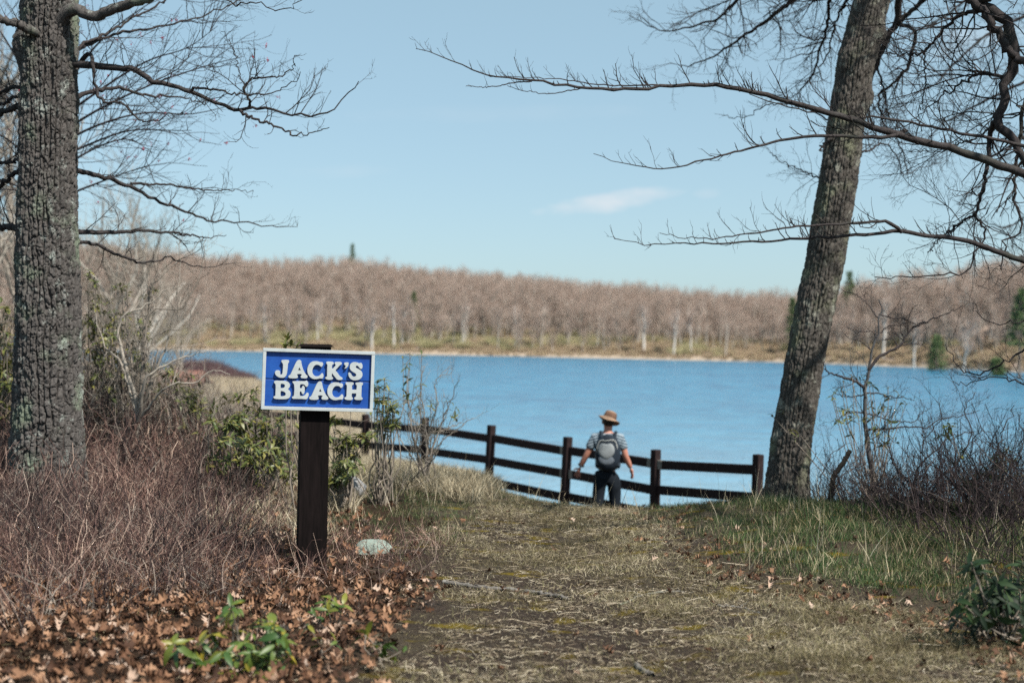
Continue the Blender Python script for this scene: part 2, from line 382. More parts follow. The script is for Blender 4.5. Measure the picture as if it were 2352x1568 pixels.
# branch growth -------------------------------------------------------------------------------------------------------------------
def grow(T, rng, p, d, L, r, lvl, maxl, wander=0.25, up=0.15, dens=6.0, ratio=(0.35, 0.6), n=6, k=3, ang=(0.5, 1.0), tips=None, taper=0.45):
    step = L / (n - 1); pts = [p]; d = d / np.linalg.norm(d); kink = rng.normal(size=(n, 3)) * wander
    for i in range(n - 1):
        d = d + kink[i]; d[2] += up; d = d / math.sqrt(d @ d); p = p + d * step; pts.append(p)
    pts = np.array(pts); rad = r * np.linspace(1, taper, n)
    T.add(pts, rad, k)
    if tips is not None and lvl == maxl: tips.append((pts[-1], d))
    if lvl >= maxl: return pts
    m = max(1, int(dens * L * (0.7 + 0.6 * rng.random()))) if dens * L < 40 else 40
    for j in range(m):
        t = 0.15 + 0.85 * (j + rng.random()) / m; f = t * (n - 1); i = min(int(f), n - 2); q = pts[i] + (pts[i + 1] - pts[i]) * (f - i)
        tg = pts[i + 1] - pts[i]; tg = tg / np.linalg.norm(tg); s = rng.normal(size=3); s = s - tg * (s @ tg); s = s / np.linalg.norm(s)
        a = rng.uniform(*ang); dd = tg * math.cos(a) + s * math.sin(a)
        grow(T, rng, q, dd, L * rng.uniform(*ratio) * (1.1 - 0.5 * t), max(0.0013, r * (1 - 0.6 * t) * 0.66), lvl + 1, maxl, wander, up, dens * 1.5, ratio, max(4, n - 1), 3, ang, tips, taper)
    return pts

# forest prototypes: bare hardwoods
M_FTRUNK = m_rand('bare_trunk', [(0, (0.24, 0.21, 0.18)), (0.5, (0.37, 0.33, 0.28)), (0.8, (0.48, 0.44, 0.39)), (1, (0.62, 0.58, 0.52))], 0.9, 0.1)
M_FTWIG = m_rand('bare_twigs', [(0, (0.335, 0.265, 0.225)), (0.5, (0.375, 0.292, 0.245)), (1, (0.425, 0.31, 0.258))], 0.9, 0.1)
M_PALE = m_flat('pale_bark', (0.62, 0.58, 0.53), 0.85, 0.15, 3)
def bare_tree_arrays(seed, H=13.0, tw=0.019, rmul=1.0, forks=0):
    rng = np.random.default_rng(seed); T = Tubes(); T2 = Tubes(); lean = rng.normal(size=2) * 0.35
    n = 8; zz = np.linspace(0, H * 0.8, n); P = np.stack([lean[0] * (zz / H) ** 1.5 * 2 + rng.normal(size=n) * 0.10, lean[1] * (zz / H) ** 1.5 * 2 + rng.normal(size=n) * 0.10, zz], 1); P[0, :2] = 0
    T.add(P, np.linspace(0.16, 0.05, n) * rmul, 5)
    for i in range(15):
        t = 0.36 + 0.64 * ((i + rng.random()) / 15) ** 0.8; f = t * (n - 1); j = min(int(f), n - 2); q = P[j] + (P[j + 1] - P[j]) * (f - j)
        az_ = rng.random() * 6.28; d = np.array((math.cos(az_), math.sin(az_), rng.uniform(0.8, 2.2)))
        L = rng.uniform(2.2, 4.4) * (1.15 - 0.55 * t)
        pts = [q]; dd = nrm(d)
        for s in range(4): dd = nrm(dd + rng.normal(size=3) * 0.18 + np.array((0, 0, 0.12))); pts.append(pts[-1] + dd * L / 4)
        pts = np.array(pts); T.add(pts, np.linspace(0.055, 0.02, 5) * rmul, 3)
        for s in range(11):
            q2 = pts[rng.integers(1, 5)] + rng.normal(size=3) * 0.15; d2 = nrm(dd * 0.6 + rng.normal(size=3) * 0.75 + np.array((0, 0, 0.35)))
            L2 = rng.uniform(0.6, 1.4); m1 = q2 + d2 * L2 * 0.5 + rng.normal(size=3) * 0.1; T2.add(np.array([q2, m1, m1 + nrm(d2 + rng.normal(size=3) * 0.3 + np.array((0, 0, .2))) * L2 * 0.5]), (tw, tw * 0.8, tw * 0.35), 3)
            for s2 in range(2):
                d3 = nrm(d2 + rng.normal(size=3) * 0.7); T2.add(np.array([m1, m1 + d3 * rng.uniform(0.4, 0.9)]), (tw * 0.7, tw * 0.3), 3)
    return T.arrays(), T2.arrays()
def bare_tree_mesh(name, seed, m1=None, m2=None, **kw):
    (v1, f1), (v2, f2) = bare_tree_arrays(seed, **kw)
    return mesh_np(name, np.vstack([v1, v2]), np.vstack([f1, f2 + len(v1)]), False, [m1 or M_FTRUNK, m2 or M_FTWIG], np.concatenate([np.zeros(len(f1)), np.ones(len(f2))]))
protos = [bare_tree_mesh('bare_tree_kind', s, H=h) for s, h in ((1, 13), (2, 11.5), (3, 14.5), (4, 12.5), (5, 8.5), (6, 13.5), (7, 6.5), (8, 12))]
rng = np.random.default_rng(42)
px = rng.uniform(-240, 200, 19000); ss = np.abs(rng.beta(1.0, 1.25, 19000)) * 150 + 7; py = far_shore(px) + ss
keep = np.abs((px / py)) < 0.44; px, py, ss = px[keep], py[keep], ss[keep]
ss2 = ss - I(px, (20, 70), (0, 12))
keep = rng.random(len(px)) < np.where(ss2 < 6, 0.03, 1) * np.where(ss2 < 24, 0.12, np.where(ss < 50, 0.38, 0.62)); px, py = px[keep], py[keep]
pz = hill_z(px, py) - 0.2; m = len(px)
scatter('bare_forest', protos, np.stack([px, py, pz], 1), np.stack([rng.normal(size=m) * 0.04, rng.normal(size=m) * 0.04, rng.random(m) * 6.28], 1), np.stack([rng.uniform(0.75, 1.15, m), rng.uniform(0.75, 1.15, m), rng.uniform(0.55, 0.95, m)], 1),
        'leafless brown-grey forest covering the far hills', 'forest')
# shore scrub
M_SCRUB = m_rand('scrub', [(0, (0.30, 0.20, 0.15)), (0.35, (0.42, 0.30, 0.22)), (0.6, (0.45, 0.37, 0.25)), (0.8, (0.38, 0.37, 0.20)), (1, (0.52, 0.36, 0.28))], 0.9, 0.1)
M_SCRUBG = m_rand('scrub_green', [(0, (0.30, 0.31, 0.15)), (0.5, (0.42, 0.39, 0.22)), (1, (0.48, 0.41, 0.27))], 0.9, 0.1)
def scrub_mesh(seed, mat, nst=70, h=1.5, rad=0.9, r=0.022):
    rng = np.random.default_rng(seed); T = Tubes()
    for i in range(nst):
        a = rng.random() * 6.28; q = np.array((math.cos(a), math.sin(a), 0)) * rng.random() * rad * 0.5; d = nrm(np.array((math.cos(a) * 0.6, math.sin(a) * 0.6, 1.0)) + rng.normal(size=3) * 0.25)
        L = h * rng.uniform(0.5, 1.1); m1 = q + d * L * 0.5 + rng.normal(size=3) * 0.06 * h; e = m1 + nrm(d + rng.normal(size=3) * 0.35) * L * 0.5
        T.add(np.array([q, m1, e]), (r, r * 0.8, r * 0.4), 3)
        for s in range(3): T.add(np.array([m1, m1 + nrm(d + rng.normal(size=3) * 0.7) * L * rng.uniform(0.25, 0.5)]), (r * 0.7, r * 0.3), 3)
    return T.mesh('scrub_kind', mat, False)
sp_ = [scrub_mesh(s, M_SCRUB) for s in (1, 2, 3)] 
px = rng.uniform(-150, 140, 8000); ss = rng.random(8000) ** 1.2 * 46 + 2.2; py = far_shore(px) + ss
keep = np.abs(px / py) < 0.42; px, py, ss = px[keep], py[keep], ss[keep]; m = len(px)
scatter('shore_scrub', sp_, np.stack([px, py, hill_z(px, py) - 0.1], 1), np.stack([np.zeros(m), np.zeros(m), rng.random(m) * 6.28], 1), rng.uniform(0.6, 1.3, m) * np.where(ss < 8, 0.6, 1.0),
        'low russet scrub along the far shoreline', 'scrub')
px = rng.uniform(-120, 110, 900); ss = rng.random(900) * 30 + 7; py = far_shore(px) + ss
keep = (np.abs(px / py) < 0.42) & (fbm(px * 0.07, ss * 0.1, 3, 77) > np.where(px < 20, 0.44, 0.56)); px, py, ss = px[keep], py[keep], ss[keep]; m = len(px)
scatter('budding_scrub', [scrub_mesh(s, M_SCRUBG, 90, 2.2, 1.3) for s in (11, 12)], np.stack([px, py, hill_z(px, py) - 0.1], 1), np.stack([np.zeros(m), np.zeros(m), rng.random(m) * 6.28], 1), rng.uniform(0.7, 1.4, m),
        'yellow-green budding scrub under the far trees', 'scrub')

# pale trunked trees that stand out across the lake, and the evergreens
def far_tree(u, v_base, h, seed, label, dz=0.0, mats=(None, None), rmul=1.6, s=None):
    """a tree whose foot shows at column u, s metres behind the far shoreline"""
    x = 0.0
    for _ in range(30):
        y = far_shore(x) + s; x = (u - 1176) / F_PX * y
    t = empty('pale_tree', (x, y, float(hill_z(np.array(x), np.array(y))) - 0.2))
    (v1, f1), (v2, f2) = bare_tree_arrays(seed, H=h, tw=0.035, rmul=rmul)
    obj('trunk', mesh_np('trunk', v1, f1, True, [M_PALE]), t); obj('crown', mesh_np('crown', v2, f2, False, [mats[1] or M_FTWIG]), t)
    tag(t, label, 'tree', 'pale trunked trees across the lake'); return t
for i, (u, h, s, lab) in enumerate((
    (905, 13.5, 9, 'tall white-barked tree with forked crown above the far shore, right of the sign'),
    (855, 9.5, 6, 'short white snag-like tree at far shore straight above the sign edge'),
    (925, 11, 12, 'slim pale tree just right of the forked white tree across the lake'),
    (610, 12, 10, 'pale trunked tree across the lake, left of the sign top'),
    (730, 12, 14, 'pale slender tree across the lake above the middle of the sign'),
    (1065, 12, 10, 'pale leaning tree across the lake between sign and hiker'),
    (1185, 12.5, 12, 'pale tree across the lake above the middle fence posts'),
    (1480, 13, 8, 'pale white tree across the lake just right of the hiker'),
    (1548, 11.5, 6, 'bright pale trunk near the far waterline, right of the hiker'),
    (1590, 12, 9, 'thin pale tree across the lake, midway from hiker to leaning trunk'),
    (2030, 14, 10, 'tall white birch across the lake right of the leaning trunk'),
    (2100, 12, 9, 'pale trunk behind the bare sapling across the lake'),
    (2215, 12, 11, 'grey trunk across the lake right of the dark evergreen'))):
    far_tree(u, 0, h, 300 + i, lab, s=s, rmul=1.9 if 'white' in lab or 'bright' in lab else 1.4)
M_PINE = m_rand('pine_needles', [(0, (0.045, 0.085, 0.035)), (0.6, (0.085, 0.14, 0.055)), (1, (0.15, 0.20, 0.08))], 0.8, 0.2)
M_PTR = m_flat('pine_trunk', (0.16, 0.13, 0.11), 0.9, 0.2, 4)
def conifer(u, s, h, w_, label, seed, bare=0.12):
    rng = np.random.default_rng(seed); x = 0.0
    for _ in range(30):
        y = far_shore(x) + s; x = (u - 1176) / F_PX * y
    t = empty('evergreen_tree', (x, y, float(hill_z(np.array(x), np.array(y))) - 0.2))
    T = Tubes(); T.add(np.array([(0, 0, 0), (0.05, 0, h * 0.5), (0, 0.05, h)]), (0.22, 0.14, 0.03), 6)
    T2 = Tubes()
    for i in range(150):
        f = bare + (1 - bare) * (i / 150) ** 0.9; a = rng.random() * 6.28; L = w_ * (1.05 - f) ** 0.8 * rng.uniform(0.55, 1.1) + 0.15
        d = np.array((math.cos(a), math.sin(a), rng.uniform(-0.1, 0.35))); q = np.array((0, 0, f * h)); e = q + d * L
        T.add(np.array([q, e]), (0.04, 0.012), 3)
        for s_ in range(14):
            b_ = q + d * L * rng.uniform(0.25, 1.0); T2.add(np.array([b_, b_ + nrm(d * 0.7 + rng.normal(size=3) * 0.6 + np.array((0, 0, 0.2))) * rng.uniform(0.25, 0.6)]), (0.06, 0.02), 3)
    obj('trunk', T.mesh('trunk', M_PTR), t); obj('crown', T2.mesh('crown', M_PINE, False), t); tag(t, label, 'tree', 'evergreens on the far shore')
conifer(806, 108, 15.8, 2.4, 'lone dark spruce poking above the far ridge over the sign', 1)
conifer(1948, 80, 15.5, 3.2, 'green pine above the far ridge right of the leaning trunk', 2, 0.35)
conifer(2152, 10, 8.5, 2.6, 'dark green evergreen at far shore behind the bare sapling', 3, 0.02)
conifer(2342, 22, 15, 3.4, 'tall pine across the lake at the right frame edge', 4, 0.45)
conifer(1818, 18, 13, 2.6, 'pine across the lake half hidden by the leaning trunk', 5, 0.25)
conifer(950, 30, 12, 1.8, 'faint slim evergreen amid bare trees right of the white forked tree', 6, 0.1)
conifer(2290, 8, 5.0, 2.4, 'low round evergreen at far shore near the right frame edge', 7, 0.02)

# marsh on the near left: reeds, and a dark thicket at its edge
M_REED = m_rand('reeds', [(0, (0.40, 0.32, 0.22)), (0.5, (0.55, 0.46, 0.33)), (1, (0.64, 0.56, 0.43))], 0.9, 0.1, 0.2)
def reed_mesh(seed):
    rng = np.random.default_rng(seed); T = Tubes()
    for i in range(60):
        q = np.array((*rng.normal(size=2) * 0.35, 0)); L = rng.uniform(0.5, 1.0); d = np.array((*rng.normal(size=2) * 0.16, 1)); T.add(np.array([q, q + d * L * 0.6, q + d * L + np.array((*rng.normal(size=2) * 0.1, 0))]), (0.016, 0.012, 0.004), 3)
    return T.mesh('reed_kind', M_REED, False)
px = rng.uniform(-42, -5, 16000); py = rng.uniform(27, 112, 16000); keep = (py < shore_y(px) - 1.5) & (px / py > -0.37) & (px / py < -0.07) & (rng.random(16000) < 0.8)
px, py = px[keep], py[keep]; m = len(px)
scatter('reed_bed', [reed_mesh(s) for s in (1, 2, 3)], np.stack([px, py, ground_z(px, py, False) - 0.03], 1), np.stack([np.zeros(m), np.zeros(m), rng.random(m) * 6.28], 1), rng.uniform(0.7, 1.15, m), 'pale tan reeds on the marshy shore left of the sign', 'reeds')
M_PURP = m_rand('purple_twigs', [(0, (0.085, 0.052, 0.058)), (0.6, (0.145, 0.09, 0.095)), (1, (0.20, 0.135, 0.125))], 0.9, 0.1)
pts = []
for i in range(340):
    t = rng.random(); u = 440 + 130 * t + rng.normal() * 4; Z = 122 - 12 * t + rng.normal() * 3
    q = at(u, 850, Z); x_ = q[0]; y_ = q[1]; pts.append((x_, y_, max(float(ground_z(x_, y_, False)), WATER_Z - 0.1)))
pts = np.array(pts); m = len(pts); tt = (pts[:, 0] - pts[:, 0].min()) / np.ptp(pts[:, 0])
scatter('marsh_thicket', [scrub_mesh(s, M_PURP, 90, 1.6, 1.2, 0.024) for s in (21, 22)], pts, np.stack([np.zeros(m), np.zeros(m), rng.random(m) * 6.28], 1), rng.uniform(0.8, 1.2, m) * (1.35 - 0.75 * tt), 'dark purple-brown thicket at the water edge left of the sign', 'thicket')
# ---------------------------------------------------------------- bark and trunks
def m_bark(name, base, dark, lichen, lich=0.55, green=(0.20, 0.26, 0.18)):
    m = MB(name); P = m.pos((1, 1, 0.45)); P1 = m.pos()
    a = m.noise(P, 34, 6, 0.7); b = m.noise(P1, 7.5, 4, 0.6); c = m.noise(P1, 120, 4, 0.7); e = m.noise(P1, 3.2, 3)
    col = m.ramp(a, [(0.28, dark), (0.5, base), (0.75, tuple(min(1, x * 1.45) for x in base))])
    col = m.mix(m.ramp(m.math('ADD', m.math('MULTIPLY', b, 0.7), m.math('MULTIPLY', c, 0.3)), [(lich, (0, 0, 0)), (lich + 0.07, (0.85, 0.85, 0.85))]), col, lichen)
    col = m.mix(m.ramp(m.math('ADD', m.math('MULTIPLY', e, 0.65), m.math('MULTIPLY', c, 0.35)), [(0.54, (0, 0, 0)), (0.64, (0.55, 0.55, 0.55))]), col, green)
    m.col(col).bump(m.math('ADD', a, m.math('MULTIPLY', c, 0.7)), 0.8, 0.012); return m.fin(0.95, 0.12)
M_BARK1 = m_bark('oak_bark', (0.088, 0.081, 0.077), (0.024, 0.022, 0.022), (0.30, 0.33, 0.305), 0.565)
M_BARK2 = m_bark('leaning_bark', (0.086, 0.078, 0.070), (0.028, 0.025, 0.023), (0.29, 0.295, 0.25), 0.555, (0.23, 0.25, 0.16))
M_LIMB = m_bark('limb_bark', (0.048, 0.042, 0.042), (0.02, 0.017, 0.018), (0.10, 0.10, 0.098), 0.64, (0.055, 0.062, 0.05))
M_TWIG = m_flat('twig_bark', (0.036, 0.029, 0.031), 0.85, 0.25, 20)
M_TWIGB = m_flat('dark_twig_bark', (0.040, 0.033, 0.034), 0.85, 0.25, 20)
M_GREYTWIG = m_rand('grey_twigs', [(0, (0.17, 0.145, 0.12)), (0.5, (0.24, 0.21, 0.18)), (1, (0.36, 0.325, 0.28))], 0.9, 0.1)

def trunk_mesh(name, path, rad, nu, nv, plate, amp, mat, seed, sharp=0.22, flare=None, knots=()):
    P = catmull(path, nv); s = np.concatenate(([0], np.cumsum(np.linalg.norm(np.diff(P, axis=0), axis=1))))
    r = np.interp(np.linspace(0, 1, nv), np.linspace(0, 1, len(rad)), rad)
    T = nrm(np.gradient(P, axis=0)); A = nrm(np.cross(T, np.broadcast_to((0.0, 1.0, 0.0), T.shape))); B = np.cross(T, A)
    th = np.linspace(0, 2 * math.pi, nu, endpoint=False); TH, S = np.meshgrid(th, s); ncx = max(8, int(2 * math.pi * r.mean() / plate[0]))
    x = TH / (2 * math.pi) * ncx; y = S / plate[1]
    wx = 1.5 * (fbm(np.cos(TH) * 1.6 + 5, S * 1.7 + np.sin(TH) * 1.6, 3, seed) - 0.5) + 1.0 * (fbm(np.cos(TH) * 7 + 5, S * 8 + np.sin(TH) * 7, 3, seed + 1) - 0.5)
    xw = x + wx; cid_ = np.floor(xw); fc = xw - cid_; cm = np.mod(cid_, ncx).astype(np.int64)
    wdt = 0.12 + 0.20 * vnoise(S * 5.0 + cm * 3.7, cm * 1.3, seed + 3)                        # furrows open and close along the stem
    fur = np.clip(np.minimum(fc, 1 - fc) / wdt, 0, 1); fur = fur * fur * (3 - 2 * fur); fur = 1 - (1 - fur) * (0.25 + 0.75 * np.clip((vnoise(S * 7.0 + cm * 5.1, cm * 2.3, seed + 21) - 0.25) / 0.3, 0, 1))
    yw = y * (0.8 + 0.5 * hash2(cm, cm * 0 + 3, seed)) + 9 * hash2(cm, cm * 0 + 1, seed) + 0.7 * (fbm(x * 1.2, S * 6, 3, seed + 2) - 0.5); rid = np.floor(yw).astype(np.int64); fr = yw - rid
    lvl_ = hash2(cm, rid, seed + 9); crk = np.clip(np.minimum(fr, 1 - fr) / 0.13, 0, 1); crk = 1 - (1 - crk) * (0.35 + 0.65 * hash2(cm, rid, seed + 12))
    f1, f2, cid = cells(np.mod(x + wx * 0.5, ncx), S / (plate[1] * 0.55), ncx, seed)
    vor = np.clip((f2 - f1) / 0.16, 0, 1)
    fine = fbm(np.cos(TH) * 22 + 3, S * 34 + np.sin(TH) * 22, 5, seed + 4) - 0.5
    low = fbm(np.cos(TH) * 1.3 + 3, S * 1.1 + np.sin(TH) * 1.3, 2, seed + 7) - 0.5
    disp = amp * (fur * (0.32 + 0.38 * crk + 0.36 * lvl_) * (0.72 + 0.28 * vor) - 0.65) + amp * 0.75 * fine * (0.4 + 0.6 * fur) + 0.08 * r[:, None] * low
    if flare:
        h0, k = flare; lobes = 1 + 0.35 * np.cos(5 * TH + 1.3) * 1.0
        disp += r[:, None] * k * np.exp(-S / h0) * lobes
    for (kt, ks, kr, kh) in knots:
        dth = np.angle(np.exp(1j * (TH - kt))); disp += kh * np.exp(-((dth * r.mean() / kr) ** 2 + ((S - ks) / kr) ** 2))
    Rr = r[:, None] + disp
    V = P[:, None, :] + Rr[..., None] * (np.cos(TH)[..., None] * A[:, None, :] + np.sin(TH)[..., None] * B[:, None, :])
    i = np.arange(nu * nv).reshape(nv, nu); a = i[:-1]; b = np.roll(a, -1, 1); c = i[1:]; d = np.roll(c, -1, 1)
    return mesh_np(name, V.reshape(-1, 3), np.stack([a, b, d, c], -1).reshape(-1, 4), True, [mat])

def uvz(L): return [at(u, v, Z) for u, v, Z in L]
def side_twigs(T, rng, path, rad, dens, length, maxl=1, up=0.16, bias=(0, 0, 0.7), wander=0.22, rmax=0.006, start=0.1, tipw=1.0, ang=(0.6, 1.15), flat=None, k=3):
    seg = np.linalg.norm(np.diff(path, axis=0), axis=1); Ltot = seg.sum(); m = int(dens * Ltot); n = len(path)
    for j in range(m):
        t = start + (1 - start) * rng.random(); f = t * (n - 1); i = min(int(f), n - 2); q = path[i] + (path[i + 1] - path[i]) * (f - i)
        tg = nrm(path[i + 1] - path[i]); s = rng.normal(size=3) + np.array(bias); 
        if flat is not None: s = s * np.array(flat)
        s = s - tg * (s @ tg); s = s / (np.linalg.norm(s) + 1e-9); a = rng.uniform(*ang)
        rr = max(0.0019, min(rmax, rad[i] * 0.6) * rng.uniform(0.65, 1.0))
        grow(T, rng, q, tg * math.cos(a) + s * math.sin(a), (length[0] + (length[1] - length[0]) * 1.35 * rng.random() ** 1.8) * (1.15 - 0.6 * t * tipw), rr, 0, maxl, wander, up, 7.0 / max(0.3, length[1]), (0.3, 0.6), 6, 3, (0.5, 1.0))
def limb(parent, L, r0, r1, seed, mat, dens=7, length=(0.12, 0.4), maxl=1, name='limb', n=40, wig=0.012, k=6, **kw):
    """one limb through points (u, v, Z) from its foot to its tip, with its twigs"""
    rng = np.random.default_rng(seed); P = catmull(uvz(L), n); P[1:-1] += rng.normal(size=(n - 2, 3)) * wig * np.linspace(0.4, 1, n - 2)[:, None]
    rad = r0 + (r1 - r0) * np.linspace(0, 1, n) ** 0.8; rad *= 1 + 0.12 * (rng.random(n) - 0.5)
    T = Tubes(); T.add(P, rad, k); side_twigs(T, rng, P, rad, dens, length, maxl, **kw)
    me = T.mesh(name, mat); o = obj(name, me, parent); o.matrix_parent_inverse = parent.matrix_world.inverted() if parent.matrix_world else Matrix()
    return o
def wparent(o, p):
    """parent an object whose mesh is in world coordinates"""
    o.parent = p; o.matrix_parent_inverse = Matrix.Translation(-Vector(p.location)); return o
def limb_w(parent, *a, **k):
    o = limb(parent, *a, **k); o.matrix_parent_inverse = Matrix.Translation(-Vector(parent.location)); return o

# ---- the big oak on the left
ZL = 12.0
LT = [(108, 1140, ZL), (108, 1050, ZL), (108, 900, ZL), (110, 700, ZL), (109, 500, ZL), (111, 300, ZL), (113, 150, ZL), (114, 0, ZL), (115, -120, ZL)]
Pl = uvz(LT); base = np.array((Pl[0][0], Pl[0][1], float(ground_z(Pl[0][0], Pl[0][1])) - 0.12)); Pl = [base] + Pl
oak = empty('oak_tree', base)
wparent(obj('trunk', trunk_mesh('trunk', Pl, [0.295, 0.285, 0.268, 0.260, 0.248, 0.231, 0.227, 0.223, 0.22, 0.215], 420, 1000, (0.047, 0.15), 0.046, M_BARK1, 5, 0.26, (0.35, 0.22),
        knots=((0.1, 4.02, 0.13, 0.075), (-0.4, 4.35, 0.12, 0.05), (-1.9, 4.30, 0.10, 0.04)))), oak)
tag(oak, 'thick grey oak trunk with deeply furrowed bark at the left edge', 'tree')
top = Pl[-1]; tp = [top - np.array((0, 0, 0.03)), top + np.array((0.05, 0.1, 2.0)), top + np.array((-0.2, 0.1, 4.2)), top + np.array((0.1, 0.3, 7))]
o = wparent(obj('upper_trunk', trunk_mesh('upper_trunk', tp, [0.215, 0.18, 0.12, 0.04], 60, 120, (0.066, 0.15), 0.02, M_BARK1, 6)), oak)
LKW = dict(up=0.10, bias=(0, 0, 0.35))
limb_w(oak, [(120, 75, 11.9), (165, 22, 11.8), (215, 38, 11.75), (262, 20, 11.7), (320, 2, 11.6), (380, -20, 11.5), (520, -60, 11.3)], 0.062, 0.02, 1, M_BARK1, 4, (0.3, 0.8), 2)
limb_w(oak, [(100, 84, 11.85), (62, 66, 11.7), (20, 50, 11.6), (-60, 35, 11.5)], 0.038, 0.028, 2, M_BARK1, 3, (0.2, 0.4), 1)
limb_w(oak, [(150, 150, 12), (194, 148, 11.9), (259, 155, 11.8), (310, 162, 11.7), (346, 184, 11.6), (392, 196, 11.6), (439, 212, 11.5), (504, 236, 11.4), (547, 250, 11.4), (576, 248, 11.4), (630, 256, 11.3), (684, 261, 11.3), (749, 261, 11.2), (790, 225, 11.2), (824, 187, 11.1)], 0.036, 0.003, 3, M_LIMB, 9, (0.18, 0.55), 2, up=0.13, bias=(0, 0, 0.5))
limb_w(oak, [(547, 252, 11.4), (572, 268, 11.35), (619, 284, 11.3), (659, 301, 11.3), (677, 311, 11.2), (713, 306, 11.2), (756, 293, 11.1)], 0.014, 0.003, 4, M_LIMB, 9, (0.12, 0.35), 1, **LKW)
limb_w(oak, [(439, 212, 11.5), (450, 201, 11.4), (504, 207, 11.3), (558, 218, 11.2), (610, 214, 11.1), (655, 200, 11.1), (690, 165, 11)], 0.012, 0.003, 5, M_LIMB, 10, (0.15, 0.4), 2, up=0.14)
limb_w(oak, [(572, 248, 11.4), (573, 230, 11.35), (562, 209, 11.3), (576, 184, 11.3), (640, 175, 11.2), (670, 155, 11.2), (687, 128, 11.1)], 0.012, 0.003, 6, M_LIMB, 10, (0.12, 0.4), 2, up=0.14)
limb_w(oak, [(562, 209, 11.3), (548, 160, 11.3), (536, 115, 11.25), (520, 85, 11.2), (514, 74, 11.2)], 0.006, 0.002, 61, M_LIMB, 12, (0.1, 0.3), 1, up=0.14)
limb_w(oak, [(160, 232, 12.1), (187, 218, 12.2), (230, 205, 12.3), (274, 202, 12.5), (324, 216, 12.6), (407, 223, 12.8), (500, 238, 13)], 0.026, 0.003, 7, M_LIMB, 9, (0.15, 0.5), 2, **LKW)
limb_w(oak, [(187, 140, 12), (205, 125, 11.9), (214, 150, 11.8), (220, 205, 11.8), (240, 232, 11.7), (285, 240, 11.6), (310, 270, 11.5), (345, 278, 11.4), (420, 256, 11.3)], 0.020, 0.003, 8, M_LIMB, 7, (0.1, 0.35), 1, **LKW)
limb_w(oak, [(150, 385, 12.1), (180, 392, 12.2), (216, 403, 12.4), (259, 414, 12.6), (299, 428, 12.8), (360, 461, 13), (414, 479, 13.2), (475, 504, 13.4), (540, 509, 13.6), (612, 518, 13.7), (666, 520, 13.8), (684, 510, 13.9)], 0.026, 0.003, 9, M_LIMB, 10, (0.1, 0.4), 1, up=0.14, bias=(0, 0, 0.7))
limb_w(oak, [(299, 421, 12.8), (360, 423, 12.9), (432, 430, 13), (504, 437, 13.2), (582, 440, 13.4)], 0.014, 0.003, 10, M_LIMB, 12, (0.15, 0.45), 2, up=0.12, bias=(0, 0, 0.6))
limb_w(oak, [(150, 540, 12.2), (180, 533, 12.3), (252, 533, 12.5), (342, 531, 12.8), (414, 538, 13), (486, 547, 13.3), (520, 540, 13.4)], 0.030, 0.003, 11, M_LIMB, 10, (0.15, 0.5), 2, up=0.10, bias=(0, 0, 0.4))
limb_w(oak, [(160, 552, 12.2), (214, 560, 12.4), (250, 575, 12.5), (277, 586, 12.6), (313, 600, 12.8), (349, 603, 13), (385, 590, 13.1), (421, 604, 13.2), (489, 612, 13.4), (540, 604, 13.5)], 0.020, 0.003, 12, M_LIMB, 9, (0.12, 0.4), 1, **LKW)
limb_w(oak, [(150, 128, 12.1), (180, 112, 12.3), (274, 76, 12.8), (360, 63, 13.2), (468, 36, 13.6), (558, 0, 14), (640, -30, 14.2)], 0.018, 0.004, 13, M_LIMB, 8, (0.2, 0.6), 2, up=0.05, bias=(0, 0, 0.0))
limb_w(oak, [(150, 125, 12.1), (185, 106, 12.3), (274, 61, 12.7), (378, 0, 13), (470, -60, 13.2)], 0.018, 0.006, 14, M_LIMB, 7, (0.2, 0.6), 2, up=0.05)
limb_w(oak, [(300, -90, 11.4), (420, -40, 11.3), (515, 0, 11.2), (540, 11, 11.2), (583, 4, 11.1), (630, 23, 11.1), (673, 18, 11), (698, -4, 11)], 0.012, 0.003, 15, M_LIMB, 7, (0.12, 0.35), 1)
for i, (L, r) in enumerate((
        ([(70, 195, 12.2), (36, 200, 12.4), (0, 215, 12.6), (-60, 235, 12.8)], 0.018), ([(70, 225, 12.2), (36, 222, 12.3), (0, 240, 12.4), (-60, 250, 12.5)], 0.016), ([(70, 236, 12.2), (36, 247, 12.3), (0, 264, 12.4), (-50, 300, 12.5)], 0.030),
        ([(70, 362, 12.2), (30, 371, 12.3), (0, 374, 12.4), (-60, 380, 12.5)], 0.016), ([(70, 385, 12.2), (30, 400, 12.3), (0, 430, 12.4), (-40, 470, 12.5)], 0.024), ([(70, 525, 12.2), (28, 523, 12.3), (0, 522, 12.4), (-60, 518, 12.5)], 0.034))):
    limb_w(oak, L, r, r * 0.7, 20 + i, M_LIMB, 12, (0.2, 0.7), 2, up=0.05)
# unseen crown above the frame, added to cast dappled shade and finish the tree
rngc = np.random.default_rng(77)
for i in range(9):
    q = top + np.array((0, 0.1, rngc.uniform(0.6, 6.0))); a = i * 2.4; d = np.array((math.cos(a), math.sin(a), rngc.uniform(0.3, 0.9))); T = Tubes()
    grow(T, rngc, q, d, rngc.uniform(2.5, 4.0), 0.07, 0, 3, 0.15, 0.05, 1.6, (0.35, 0.6), 8, 5)
    wparent(obj('limb', T.mesh('limb', M_LIMB)), oak)

